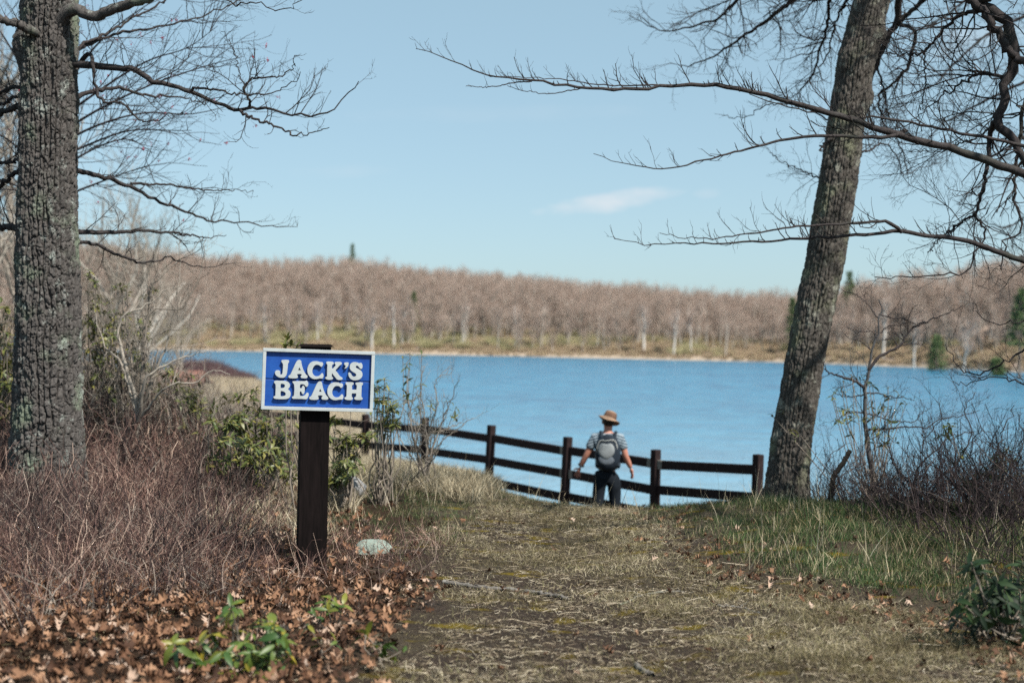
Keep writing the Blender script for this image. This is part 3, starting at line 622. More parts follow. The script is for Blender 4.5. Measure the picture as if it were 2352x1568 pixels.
# ---- red maple behind the oak: a fan of thin twigs with red flower clusters
ZM = 15.5
b = at(95, 1000, ZM); b = np.array((b[0], b[1], float(ground_z(b[0], b[1])) - 0.1)); maple = empty('maple_tree', b)
wparent(obj('trunk', trunk_mesh('trunk', [b, at(95, 600, ZM), at(100, 250, ZM), at(104, 60, ZM), at(110, -250, ZM)], [0.16, 0.14, 0.12, 0.10, 0.05], 40, 160, (0.06, 0.2), 0.008, M_BARK2, 31)), maple)
tips = []
for i, L in enumerate(([(100, 330, ZM), (230, 250, 15.2), (360, 190, 15), (480, 150, 14.8), (560, 130, 14.6)], [(100, 300, ZM), (240, 200, 15.2), (340, 140, 15), (430, 110, 14.8), (500, 60, 14.7)],
                       [(100, 350, ZM), (220, 290, 15.2), (330, 260, 15.1), (440, 262, 15), (540, 240, 14.9)], [(100, 380, ZM), (210, 330, 15.4), (300, 300, 15.3), (400, 300, 15.2), (440, 300, 15.1)],
                       [(100, 280, ZM), (200, 130, 15.4), (270, 60, 15.2), (340, 10, 15.1), (400, -30, 15)], [(100, 420, ZM), (200, 350, 15.5), (290, 320, 15.5), (350, 350, 15.4)],
                       [(100, 340, ZM), (40, 260, 15.6), (0, 200, 15.7), (-60, 150, 15.8)], [(100, 400, ZM), (30, 330, 15.6), (-20, 300, 15.7), (-60, 280, 15.8)], [(100, 450, ZM), (20, 420, 15.6), (-50, 400, 15.7)], [(100, 250, ZM), (30, 120, 15.6), (-10, 60, 15.7), (-50, 30, 15.8)],
                       [(100, 470, ZM), (200, 430, 15.5), (280, 400, 15.5), (340, 380, 15.4)])):
    rng = np.random.default_rng(600 + i); P = catmull(uvz(L), 24); rad = np.linspace(0.018, 0.003, 24); T = Tubes(); T.add(P, rad, 5)
    seg = np.arange(3, 24)
    for j in range(16):
        ii = rng.integers(4, 23); tg = nrm(P[ii] - P[ii - 1]); s = rng.normal(size=3); s[1] *= 0.7; s = nrm(s - tg * (s @ tg)); a = rng.uniform(0.4, 0.9)
        grow(T, rng, P[ii], tg * math.cos(a) + s * math.sin(a), rng.uniform(0.4, 1.1), 0.005, 0, 1, 0.14, 0.04, 5.0, (0.3, 0.6), 7, 3, (0.5, 1.0), tips)
    wparent(obj('limb', T.mesh('limb', M_TWIG)), maple)
M_FLOWER = m_rand('maple_flower', [(0, (0.20, 0.012, 0.035)), (0.6, (0.36, 0.03, 0.07)), (1, (0.45, 0.06, 0.08))], 0.6, 0.2, 0.3)
rng = np.random.default_rng(9); VV = []; FF = []; k0 = 0
for (p, d) in [t for t in tips if rng.random() < 0.16]:
    for s in range(rng.integers(5, 10)):
        e = nrm(rng.normal(size=3) + d * 0.5); c = p + e * rng.uniform(0.008, 0.03); a = nrm(rng.normal(size=3)) * 0.011; bb = nrm(np.cross(a, e)) * 0.007
        VV += [c - a, c + bb, c + a, c - bb]; FF.append((k0, k0 + 1, k0 + 2, k0 + 3)); k0 += 4
wparent(obj('red_flowers', mesh_np('red_flowers', VV, np.array(FF), False, [M_FLOWER])), maple)['kind'] = 'stuff'
tag(maple, 'slim bare maple behind the left oak with small red flower clusters', 'tree')

# ---- leaning trunk on the right
ZR = 14.0
RT = [(1810, 1185, ZR), (1811, 1100, ZR), (1820, 1000, ZR), (1837, 900, ZR), (1855, 800, ZR), (1873, 700, ZR), (1895, 600, ZR), (1919, 450, ZR), (1941, 300, ZR), (1966, 150, ZR), (2002, 0, ZR), (2040, -150, ZR), (2085, -320, ZR), (2120, -600, ZR)]
Pr = uvz(RT); Pr[0] = np.array((Pr[0][0] - 0.02, Pr[0][1], float(ground_z(Pr[0][0], Pr[0][1])) - 0.15))
lean = empty('leaning_tree', Pr[0])
wparent(obj('trunk', trunk_mesh('trunk', Pr, [0.225, 0.192, 0.183, 0.180, 0.179, 0.178, 0.174, 0.168, 0.167, 0.164, 0.158, 0.15, 0.13, 0.09], 260, 800, (0.036, 0.16), 0.034, M_BARK2, 15, 0.34, (0.22, 0.32),
        knots=((0.6, 4.62, 0.12, 0.04), (3.3, 4.3, 0.12, 0.05), (2.9, 4.95, 0.1, 0.05)))), lean)
tag(lean, 'grey trunk leaning right beside the end of the fence', 'tree')
K2 = dict(up=0.02, bias=(0, 0, -0.15), wander=0.24, rmax=0.009)
limb_w(lean, [(2030, -180, 14), (2080, -80, 14.2), (2066, 0, 14.4), (2062, 45, 14.5), (2035, 92, 14.6), (2012, 150, 14.7), (1992, 200, 14.8), (1978, 255, 14.9), (1970, 300, 15), (1978, 350, 15.1), (1965, 372, 15.1)], 0.058, 0.012, 41, M_LIMB, 14, (0.2, 0.7), 2, **K2)
limb_w(lean, [(2064, 50, 14.5), (2100, 20, 14.4), (2140, -20, 14.3), (2180, -80, 14.2)], 0.026, 0.02, 42, M_LIMB, 7, (0.2, 0.7), 2, **K2)
limb_w(lean, [(2062, 55, 14.5), (2100, 70, 14.5), (2098, 110, 14.6), (2080, 160, 14.7), (2040, 200, 14.8), (2020, 220, 14.9), (2022, 270, 15), (2060, 320, 15), (2080, 370, 15.1), (2085, 400, 15.1)], 0.022, 0.006, 43, M_LIMB, 16, (0.2, 0.7), 2, **K2)
limb_w(lean, [(2010, 145, 14.7), (2030, 200, 14.8), (2040, 260, 14.9), (2065, 290, 15), (2100, 330, 15.1)], 0.014, 0.004, 44, M_LIMB, 18, (0.2, 0.6), 2, **K2)
limb_w(lean, [(1990, -120, 14), (1900, -70, 14.6), (1830, -10, 15.2), (1790, 25, 15.6), (1740, 60, 16), (1690, 95, 16.3), (1640, 128, 16.6), (1590, 150, 16.8), (1540, 145, 17)], 0.045, 0.004, 45, M_LIMB, 16, (0.25, 0.9), 2, **K2)
limb_w(lean, [(1985, -160, 14), (1850, -130, 14.8), (1740, -60, 15.6), (1690, 0, 16), (1650, 40, 16.4), (1590, 62, 16.8), (1520, 70, 17.1), (1445, 35, 17.4)], 0.04, 0.004, 46, M_LIMB, 16, (0.25, 0.9), 2, **K2)
limb_w(lean, [(1985, -100, 14), (1930, -50, 14.4), (1905, 10, 14.8), (1900, 60, 15), (1880, 120, 15.3), (1870, 170, 15.5), (1830, 215, 15.8), (1800, 225, 16)], 0.03, 0.005, 47, M_LIMB, 18, (0.25, 0.8), 2, **K2)
limb_w(lean, [(1990, -90, 14), (1960, -30, 14.6), (1935, 20, 15), (1918, 60, 15.3), (1905, 110, 15.5), (1890, 140, 15.6), (1860, 190, 15.8)], 0.025, 0.005, 48, M_LIMB, 18, (0.25, 0.8), 2, **K2)
limb_w(lean, [(1918, 312, 13.95), (1898, 328, 13.8), (1882, 346, 13.7)], 0.02, 0.008, 49, M_LIMB, 3, (0.1, 0.25), 0)
limb_w(lean, [(1925, 290, 14.1), (1880, 262, 14.3), (1820, 240, 14.5), (1760, 242, 14.7), (1710, 270, 14.9), (1660, 266, 15)], 0.012, 0.003, 50, M_LIMB, 8, (0.15, 0.5), 1, up=0.08)
limb_w(lean, [(1915, 420, 14.1), (1870, 405, 14.5), (1830, 385, 14.8), (1790, 370, 15.1), (1770, 350, 15.3)], 0.010, 0.003, 51, M_LIMB, 9, (0.2, 0.6), 2, up=0.04)
limb_w(lean, [(1945, 330, 14.1), (1985, 350, 14.4), (2030, 330, 14.8), (2060, 360, 15), (2075, 400, 15.2), (2120, 385, 15.4), (2180, 370, 15.6)], 0.014, 0.003, 52, M_LIMB, 9, (0.2, 0.6), 2, up=0.04)
rngc = np.random.default_rng(78); top2 = Pr[-1]  # out-of-view crown limbs, added for the dappled shade they throw
for i in range(7):
    q = top2 - np.array((0.1, 0, rngc.uniform(0.0, 1.6))); a = i * 2.4; d = np.array((math.cos(a), math.sin(a), rngc.uniform(0.4, 1.0))); T = Tubes()
    grow(T, rngc, q, d, rngc.uniform(2.2, 3.4), 0.06, 0, 3, 0.15, 0.05, 1.6, (0.35, 0.6), 8, 5); wparent(obj('limb', T.mesh('limb', M_LIMB)), lean)

# ---- the tree standing just outside on the right, whose long limbs reach into the picture
b = np.array((4.75, 10.4, float(ground_z(4.75, 10.4)) - 0.1)); edge = empty('overhanging_tree', b)
wparent(obj('trunk', trunk_mesh('trunk', [b, b + np.array((0.05, 0, 2)), b + np.array((-0.02, 0.05, 4)), b + np.array((0.05, 0, 7)), b + np.array((0.2, 0.1, 10))], [0.23, 0.19, 0.17, 0.12, 0.04], 60, 260, (0.05, 0.15), 0.02, M_BARK2, 25)), edge)
tag(edge, 'bare tree whose long limbs reach in from the right edge', 'tree')
UP = dict(up=0.17, bias=(0, 0, 1.0), wander=0.16, ang=(0.5, 1.0))
limb_w(edge, [(2640, 520, 10.3), (2480, 445, 10.25), (2352, 400, 10.2), (2200, 345, 10.1), (2100, 320, 10), (2000, 290, 9.9), (1935, 267, 9.9), (1880, 255, 9.8), (1800, 230, 9.8), (1720, 210, 9.7), (1600, 195, 9.6), (1400, 205, 9.4), (1220, 186, 9.2), (1100, 165, 9.1), (1020, 132, 9), (955, 112, 9)], 0.042, 0.0022, 70, M_LIMB, 17, (0.04, 0.30), 1, n=70, wig=0.006, start=0.25, **UP)
limb_w(edge, [(1600, 196, 9.6), (1500, 196, 9.55), (1400, 196, 9.5), (1300, 184, 9.4), (1220, 178, 9.3), (1150, 176, 9.2)], 0.007, 0.002, 71, M_TWIG, 16, (0.06, 0.2), 1, wig=0.004, **UP)
limb_w(edge, [(1420, 204, 9.5), (1340, 203, 9.4), (1270, 215, 9.35), (1210, 210, 9.3), (1165, 197, 9.3)], 0.006, 0.002, 72, M_TWIG, 14, (0.05, 0.15), 0, wig=0.004, **UP)
limb_w(edge, [(1222, 187, 9.2), (1180, 190, 9.2), (1130, 200, 9.2), (1070, 198, 9.2)], 0.005, 0.002, 73, M_TWIG, 12, (0.05, 0.12), 0, wig=0.003, **UP)
limb_w(edge, [(2640, 430, 10.3), (2480, 370, 10.3), (2333, 331, 10.3), (2153, 295, 10.2), (2045, 274, 10.1), (1919, 266, 10), (1811, 248, 9.9), (1721, 216, 9.8)], 0.020, 0.003, 74, M_LIMB, 9, (0.1, 0.4), 1, wig=0.006, **UP)
limb_w(edge, [(2080, 300, 10), (2040, 315, 9.9), (1960, 314, 9.9), (1870, 312, 9.8), (1800, 322, 9.8), (1720, 341, 9.7), (1650, 360, 9.6), (1560, 382, 9.5), (1500, 387, 9.5), (1430, 375, 9.4), (1363, 353, 9.4)], 0.017, 0.002, 75, M_LIMB, 13, (0.08, 0.35), 1, wig=0.005, **UP)
limb_w(edge, [(2640, 700, 10.3), (2480, 640, 10.2), (2352, 600, 10.1), (2230, 556, 10), (2130, 540, 9.9), (2060, 532, 9.8), (1960, 541, 9.7), (1850, 546, 9.6), (1750, 555, 9.5), (1650, 560, 9.4), (1560, 558, 9.3), (1480, 560, 9.2), (1410, 548, 9.2)], 0.030, 0.002, 76, M_LIMB, 13, (0.05, 0.2), 1, n=60, wig=0.005, start=0.3, **UP)
limb_w(edge, [(2070, 533, 9.8), (2045, 512, 9.7), (2010, 508, 9.7), (1930, 515, 9.6), (1830, 520, 9.5), (1740, 535, 9.4), (1650, 546, 9.3), (1590, 548, 9.3), (1515, 535, 9.2)], 0.014, 0.002, 77, M_LIMB, 14, (0.06, 0.25), 1, wig=0.005, **UP)
KG = dict(up=0.03, bias=(-0.4, 0, 0.0), wander=0.26, rmax=0.010)
limb_w(edge, [(2620, -260, 10.4), (2420, -120, 10.6), (2257, 0, 10.8), (2281, 21, 10.8), (2312, 52, 10.8), (2328, 104, 10.8), (2322, 156, 10.8), (2312, 195, 10.8), (2302, 247, 10.8), (2294, 273, 10.8), (2325, 312, 10.8), (2346, 364, 10.8), (2370, 430, 10.8)], 0.075, 0.028, 80, M_LIMB, 9, (0.3, 0.99), 2, wig=0.015, **KG)
limb_w(edge, [(2200, -40, 10.7), (2234, 5, 10.6), (2260, 26, 10.6), (2294, 83, 10.6), (2325, 125, 10.6), (2380, 170, 10.6)], 0.036, 0.03, 81, M_LIMB, 10, (0.3, 0.88), 2, wig=0.012, **KG)
limb_w(edge, [(2296, 268, 10.8), (2280, 290, 10.9), (2273, 324, 11), (2266, 407, 11), (2243, 490, 11.1), (2261, 522, 11.2), (2257, 570, 11.2)], 0.026, 0.006, 82, M_LIMB, 14, (0.2, 0.77), 2, wig=0.01, **KG)
limb_w(edge, [(2243, 490, 11.1), (2200, 515, 11.2), (2170, 540, 11.3), (2130, 580, 11.4)], 0.012, 0.004, 83, M_LIMB, 18, (0.2, 0.66), 2, **KG)
limb_w(edge, [(2370, 200, 11.0), (2352, 240, 11), (2340, 330, 11), (2330, 450, 11), (2345, 520, 11), (2310, 560, 11), (2300, 620, 11)], 0.02, 0.005, 84, M_LIMB, 16, (0.2, 0.88), 2, **KG)
limb_w(edge, [(2320, 180, 10.9), (2260, 168, 11.2), (2220, 185, 11.5), (2170, 215, 11.8), (2130, 250, 12), (2080, 290, 12.2)], 0.016, 0.003, 85, M_LIMB, 18, (0.25, 0.88), 2, **KG)
limb_w(edge, [(2270, 15, 10.8), (2200, 40, 11.3), (2150, 90, 11.6), (2120, 122, 11.8), (2070, 128, 12), (2020, 110, 12.2)], 0.022, 0.004, 86, M_LIMB, 16, (0.25, 0.88), 2, **KG)
limb_w(edge, [(2122, 120, 11.8), (2125, 160, 11.8), (2122, 220, 11.8), (2108, 270, 11.8), (2118, 300, 11.8)], 0.008, 0.004, 87, M_LIMB, 9, (0.15, 0.5), 1, **KG)
limb_w(edge, [(2310, 220, 10.9), (2270, 300, 11.2), (2200, 330, 11.5), (2150, 350, 11.7), (2080, 345, 12)], 0.012, 0.003, 88, M_LIMB, 18, (0.25, 0.88), 2, **KG)
limb_w(edge, [(2640, 640, 10.3), (2420, 600, 10.3), (2330, 590, 10.3), (2280, 572, 10.3), (2243, 575, 10.3), (2232, 611, 10.3), (2203, 632, 10.3), (2153, 629, 10.3), (2081, 636, 10.3), (2009, 636, 10.3)], 0.016, 0.003, 89, M_LIMB, 11, (0.12, 0.5), 2, up=0.08, bias=(0, 0, 0.2), wander=0.22)
limb_w(edge, [(2640, 760, 10.3), (2440, 770, 10.4), (2352, 802, 10.5), (2315, 830, 10.5), (2272, 852, 10.6), (2220, 858, 10.6), (2195, 832, 10.7), (2172, 790, 10.7)], 0.016, 0.003, 90, M_LIMB, 10, (0.12, 0.5), 2, up=0.10, bias=(0, 0, 0.3), wander=0.22)
limb_w(edge, [(2640, 900, 10.3), (2440, 900, 10.6), (2352, 884, 10.8), (2297, 866, 11), (2225, 881, 11.2), (2190, 875, 11.3)], 0.012, 0.003, 91, M_LIMB, 11, (0.12, 0.5), 2, up=0.06, wander=0.22)
limb_w(edge, [(2640, 690, 10.3), (2440, 730, 10.4), (2352, 738, 10.4), (2290, 742, 10.5), (2250, 725, 10.5), (2235, 695, 10.5)], 0.012, 0.003, 92, M_LIMB, 8, (0.12, 0.4), 1, up=0.12, wander=0.2)
rngc = np.random.default_rng(79)
for i in range(8):
    q = b + np.array((0, 0, rngc.uniform(4.6, 9.0))); a = i * 2.4 + 1; d = np.array((math.cos(a), math.sin(a), rngc.uniform(0.2, 0.7))); T = Tubes()
    grow(T, rngc, q, d, rngc.uniform(2.5, 3.8), 0.06, 0, 3, 0.18, 0.03, 1.8, (0.35, 0.6), 8, 5); wparent(obj('limb', T.mesh('limb', M_LIMB)), edge)

# ---- sapling right of the leaning trunk
def z6(L, Z): return [(1863 + 0.21 * x, 658.5 + 0.21 * y, Z) for x, y in L]
b = at(2012, 1165, 13.2); b[2] = float(ground_z(b[0], b[1])) - 0.05; sap = empty('bare_sapling', b)
def sapl(L, r0, r1, seed, **k): 
    P = z6(L, 13.2); limb_w(sap, P, r0, r1, seed, M_GREYS if r0 > 0.018 else M_TWIGB, int(k.pop('dens', 8) * 1.4), k.pop('length', (0.08, 0.34)), k.pop('maxl', 1), up=0.12, bias=(0, 0, 0.4), wig=0.006, name=k.pop('name', 'branch'))
M_GREYS = m_flat('sapling_bark', (0.075, 0.075, 0.078), 0.85, 0.25, 14, 0.3)
limb_w(sap, [(2012, 1190, 13.2), (2008, 1120, 13.2)] + z6([(600, 1568), (590, 1350), (590, 1150), (576, 1100), (600, 1070), (632, 920), (655, 750), (680, 650), (730, 540), (740, 450), (735, 340), (780, 280), (740, 140)], 13.2), 0.036, 0.005, 100, M_GREYS, 5, (0.1, 0.4), 1, name='trunk', up=0.1, wig=0.004, n=50, start=0.3)
sapl([(636, 905), (720, 790), (850, 710), (980, 640), (1050, 510), (1150, 430), (1350, 340), (1480, 300), (1660, 210)], 0.017, 0.003, 101, dens=9, length=(0.08, 0.35), maxl=1)
sapl([(576, 1100), (480, 1030), (350, 990), (230, 950), (140, 905)], 0.016, 0.006, 102, dens=10)
sapl([(735, 345), (690, 290), (620, 190), (500, 90), (370, 50), (310, 10)], 0.007, 0.002, 103)
sapl([(740, 300), (850, 335), (1000, 350), (1080, 380), (1180, 425)], 0.006, 0.004, 104)
sapl([(740, 520), (850, 430), (950, 425), (1060, 390)], 0.006, 0.003, 105)
sapl([(720, 560), (660, 490), (520, 490), (440, 460), (370, 440)], 0.006, 0.002, 106)
sapl([(665, 700), (600, 640), (510, 580), (430, 570), (360, 510)], 0.006, 0.002, 107)
sapl([(945, 650), (900, 580), (830, 570), (760, 585)], 0.005, 0.002, 108)
sapl([(985, 640), (1100, 630), (1230, 640), (1320, 720)], 0.006, 0.002, 109)
sapl([(600, 1165), (720, 1165), (900, 1210), (1040, 1215), (1130, 1240)], 0.008, 0.003, 110, dens=11, length=(0.1, 0.35), maxl=2)
sapl([(600, 1390), (720, 1410), (850, 1460), (1000, 1470), (1130, 1475), (1200, 1390), (1300, 1330)], 0.008, 0.003, 111, dens=10, length=(0.1, 0.4), maxl=2)
sapl([(590, 1180), (450, 1200), (330, 1190), (240, 1150)], 0.008, 0.003, 112, dens=11, length=(0.1, 0.4), maxl=2)
sapl([(575, 1380), (450, 1370), (330, 1420), (250, 1500)], 0.008, 0.003, 113, dens=11, length=(0.1, 0.4), maxl=2)
sapl([(600, 1560), (800, 1550), (1100, 1530), (1270, 1540), (1400, 1450), (1650, 1410), (1850, 1350)], 0.010, 0.003, 114, dens=11, length=(0.1, 0.45), maxl=2)
tag(sap, 'thin forked bare sapling standing before the lake right of the leaning trunk', 'sapling')
b = at(1905, 1165, 12.6); b[2] = float(ground_z(b[0], b[1])) - 0.05; snag = empty('dead_stem', b)
limb_w(snag, [(1900, 1190, 12.6), (1908, 1140, 12.6), (1915, 1095, 12.55), (1935, 1065, 12.5), (1953, 1034, 12.45)], 0.028, 0.022, 120, m_flat('dead_wood', (0.17, 0.115, 0.08), 0.9, 0.3, 25, 0.5), 2, (0.05, 0.1), 0, name='stem', wig=0.004)
tag(snag, 'broken brown stem leaning right between the trunk and the sapling', 'snag')

# a further tree beyond the fence on the right, its drooping net of twigs behind the leaning trunk
b = at(2120, 1000, 19.5); b[2] = float(ground_z(b[0], b[1], False)) - 0.2; far = empty('drooping_tree', b)
KB = dict(up=0.0, bias=(0, 0, -0.1), wander=0.26, rmax=0.009)
b = np.array((8.6, 19.5, float(ground_z(8.6, 19.5, False)) - 0.2)); far.location = b
wparent(obj('trunk', trunk_mesh('trunk', [b, b + np.array((0.1, 0, 3)), b + np.array((0, 0.1, 6)), b + np.array((0.2, 0, 10))], [0.2, 0.17, 0.14, 0.06], 40, 160, (0.06, 0.2), 0.012, M_BARK2, 35)), far)
for i, L in enumerate(([(2620, 60), (2450, 20), (2300, 60), (2200, 140), (2140, 200), (2060, 230)], [(2620, 160), (2450, 140), (2330, 200), (2230, 250), (2150, 300), (2080, 400)], [(2620, 260), (2450, 280), (2330, 330), (2260, 420), (2200, 470)],
                       [(2620, -40), (2400, -80), (2250, -20), (2150, 50), (2050, 90), (1980, 60)], [(2620, -120), (2350, -160), (2150, -100), (1950, -40), (1800, 40), (1700, 60)], [(2620, -180), (2300, -220), (2000, -140), (1800, -60), (1650, 10), (1540, 60)], [(2620, 340), (2480, 400), (2380, 480), (2310, 520), (2230, 500)])):
    limb_w(far, [(u, v, 19.5 + 0.2 * i) for u, v in L], 0.04, 0.005, 640 + i, M_LIMB, 9, (0.4, 1.3), 2, **KB)
tag(far, 'bare tree with a drooping net of fine twigs behind the leaning trunk', 'tree')
# ---- background bare trees at the left, blurred
def mid_tree(u, Z, h, seed, label, rm=0.8, m2=None):
    p = at(u, 800, Z); p[2] = float(ground_z(p[0], p[1], False)) - 0.2; t = empty('bare_tree', p)
    (v1, f1), (v2, f2) = bare_tree_arrays(seed, H=h, tw=0.011, rmul=rm); obj('trunk', mesh_np('trunk', v1, f1, True, [M_FTRUNK]), t); obj('crown', mesh_np('crown', v2, f2, False, [m2 or M_GREYTWIG]), t)
    tag(t, label, 'tree', 'bare trees behind the left oak')
mid_tree(250, 38, 7.2, 500, 'bare tree just right of the oak trunk, beyond the grey shrub')
mid_tree(60, 34, 9.5, 501, 'bare tree mostly hidden behind the oak trunk')
mid_tree(-20, 30, 10, 502, 'bare tree left of the oak trunk at the frame edge')
mid_tree(345, 60, 6.0, 503, 'small bare tree over the marsh between oak and sign')
mid_tree(300, 46, 8.5, 505, 'bare tree beyond the shelter roof, right of the oak')
mid_tree(410, 90, 6.5, 507, 'bare tree at the marsh edge above the dark thicket')
# ---------------------------------------------------------------- laurels: stems with whorls of evergreen leaves, each leaf its own
def m_leaf(name, stops, rough=0.45, spec=0.5, trans=0.2): return m_rand(name, stops, rough, spec, trans)
M_LAUREL = m_leaf('laurel_leaf', [(0, (0.050, 0.075, 0.022)), (0.45, (0.095, 0.115, 0.030)), (0.8, (0.165, 0.165, 0.042)), (1, (0.25, 0.215, 0.055))])
M_LAURELY = m_leaf('young_laurel_leaf', [(0, (0.035, 0.085, 0.018)), (0.5, (0.095, 0.14, 0.024)), (0.8, (0.19, 0.185, 0.024)), (1, (0.30, 0.23, 0.024))])
M_RHODO = m_leaf('rhododendron_leaf', [(0, (0.006, 0.013, 0.006)), (0.6, (0.011, 0.026, 0.010)), (1, (0.035, 0.065, 0.02))], 0.6, 0.25, 0.1)
M_STEM = m_flat('laurel_stem', (0.20, 0.17, 0.14), 0.85, 0.25, 20)
def leaf_mesh(name, mat, L=1.0, w=0.30, fold=0.25, droop=0.25, n=5):
    V = []; F = []
    for i in range(n + 1):
        t = i / n; ww = w * 0.5 * math.sin(math.pi * min(1, t * 0.94 + 0.05)) ** 0.85; z = -droop * t * t * L; 
        V += [(-ww * L, t * L, z + fold * ww * L), (0, t * L, z), (ww * L, t * L, z + fold * ww * L)]
        if i: a = 3 * (i - 1); F += [(a, a + 1, a + 4, a + 3), (a + 1, a + 2, a + 5, a + 4)]
    return mesh_np(name, V, np.array(F), True, [mat])
LEAF = {k: [leaf_mesh('leaf', m, 1, w, f, d) for w, f, d in v] for k, m, v in (('laurel', M_LAUREL, ((0.30, 0.3, 0.25), (0.34, 0.2, 0.5), (0.28, 0.4, 0.1))),
        ('young', M_LAURELY, ((0.34, 0.3, 0.35), (0.38, 0.2, 0.6), (0.32, 0.35, 0.2))), ('rhodo', M_RHODO, ((0.30, 0.3, 0.4), (0.34, 0.25, 0.7), (0.28, 0.3, 0.2))))}
def laurel(name, label, base_uvz, whorls, leaf_len, kind, seed, cat='shrub', group=None, per=(7, 11), spread=0.9, stem_r=0.010, dead=0, droopy=0.0, mat_stem=None, base_w=None, ground=True, dr=0.12, extra=2, most=300):
    rng = np.random.default_rng(seed)
    b = np.array(base_w) if base_w is not None else at(*base_uvz)
    if ground: b[2] = float(ground_z(b[0], b[1])) - 0.03
    t = empty(name, b); T = Tubes()
    spots = []
    for (u, v, Z) in whorls:
        spots.append((u, v, Z)); f = 11.0 / Z
        for _ in range(extra): spots.append((u + rng.normal() * 20 * f, v + rng.normal() * 17 * f + 6, Z + rng.normal() * 0.12))
    todo = []
    for (u, v, Z) in spots:
        e = at(u, v, Z + rng.normal() * dr); mid = b * 0.5 + e * 0.5 + rng.normal(size=3) * 0.05 * np.linalg.norm(e - b); mid[2] -= 0.05 * np.linalg.norm(e - b)
        b0 = b + np.array((*rng.normal(size=2) * 0.05, 0)); q1 = b0 * 0.75 + e * 0.25 + rng.normal(size=3) * 0.05
        P = catmull([b0, q1, mid, e], 10); T.add(P, np.linspace(stem_r * 0.8, 0.0028, 10), 4); dirn = nrm(P[-1] - P[-2])
        subs = [(e, dirn)]
        for s in range(rng.integers(0, 3)):
            q = P[rng.integers(6, 9)]; d2 = nrm(dirn + rng.normal(size=3) * 0.7 + np.array((0, 0, 0.3))); e2 = q + d2 * rng.uniform(0.5, 1.2) * leaf_len * 1.3; T.add(np.array([q, (q + e2) / 2 + rng.normal(size=3) * 0.01, e2]), (0.004, 0.003, 0.0022), 3); subs.append((e2, d2))
        for (c, dv) in subs:
            nl = rng.integers(*per); ref = nrm(np.cross(dv, np.array((0.3, 0.9, 0.1)))); ref2 = np.cross(dv, ref)
            for i in range(nl):
                a = i * 2.4 + rng.random() * 0.8; out_d = nrm(math.cos(a) * ref + math.sin(a) * ref2); el_ = rng.uniform(-0.35, 0.8) - droopy
                d = nrm(out_d * spread + dv * el_ + rng.normal(size=3) * 0.15); side = nrm(np.cross(d, dv)); up = np.cross(side, d)
                s = leaf_len * rng.uniform(0.5, 1.15); c2 = c - dv * rng.uniform(0, 0.45) * leaf_len - b
                todo.append((Matrix(((side[0], d[0], up[0], c2[0]), (side[1], d[1], up[1], c2[1]), (side[2], d[2], up[2], c2[2]), (0, 0, 0, 1))) @ Matrix.Scale(s, 4), s))
    todo.sort(key=lambda q: -q[1])
    for M, s in todo[:most]:
        lf = D.objects.new('leaf', LEAF[kind][rng.integers(0, 3)]); COL.objects.link(lf); lf.parent = t; lf.matrix_local = M
    if len(todo) > most:
        bmx = bmesh.new()
        for M, s in todo[most:]:
            tm = LEAF[kind][rng.integers(0, 3)].copy(); tm.transform(M); bmx.from_mesh(tm); D.meshes.remove(tm)
        fo = bm_obj('small_leaves', bmx, LEAF[kind][0].materials[0], t, True); fo['kind'] = 'stuff'
    for s in range(dead):
        a = rng.random() * 6.28; d = np.array((math.cos(a) * 0.7, math.sin(a) * 0.7, 1.0)); grow(T, rng, b + np.array((*rng.normal(size=2) * 0.08, 0)), d, rng.uniform(0.5, 1.0) * max(0.4, (at(*whorls[0])[2] - b[2]) * 0.9), 0.006, 0, 2, 0.2, 0.08, 5, (0.3, 0.6), 7)
    o = wparent(obj('stems', T.mesh('stems', mat_stem or M_STEM)), t)
    tag(t, label, cat, group); return t
GL = 'evergreen laurel shrubs'
J = lambda L, Z: [(u, v, Z) for u, v in L]
laurel('laurel_shrub', 'laurel shrub behind the left side of the sign', (612, 1090, 13.2), J([(510, 905), (545, 902), (558, 945), (588, 892), (602, 930), (576, 962), (612, 985), (640, 968), (655, 1000), (630, 1015), (590, 1005), (560, 992), (660, 940), (622, 905), (520, 960), (645, 1040), (600, 1045)], 13.2), 0.085, 'laurel', 1, group=GL, dead=6)
laurel('laurel_shrub', 'laurel with one leafy sprig rising above the top of the sign', (690, 1140, 11.6), J([(659, 776), (668, 788), (681, 794), (692, 800), (655, 796), (672, 1010), (690, 985), (660, 1050)], 11.6), 0.08, 'laurel', 2, group=GL, dead=2, extra=0, droopy=-0.9)
laurel('laurel_shrub', 'laurel shrub right of the sign post, below the board', (792, 1120, 12.4), J([(770, 962), (782, 990), (800, 1004), (786, 1032), (816, 1010), (762, 1022), (775, 1062), (796, 1076), (770, 1084), (830, 1002), (760, 1102), (800, 1048)], 12.4), 0.085, 'laurel', 3, group=GL, dead=3)
laurel('laurel_shrub', 'laurel branch peeking out at the right edge of the sign', (880, 1090, 12.8), J([(872, 888), (880, 908), (897, 926), (908, 938), (868, 918), (866, 880), (886, 940)], 12.8), 0.085, 'laurel', 4, group=GL, dead=3)
laurel('laurel_shrub', 'low laurel among bare twigs in front of the reed bed', (452, 985, 15), J([(420, 892), (445, 906), (470, 916), (440, 930), (400, 862), (386, 850), (455, 872), (500, 932), (425, 945), (485, 950)], 15), 0.085, 'laurel', 5, group=GL, dead=6)
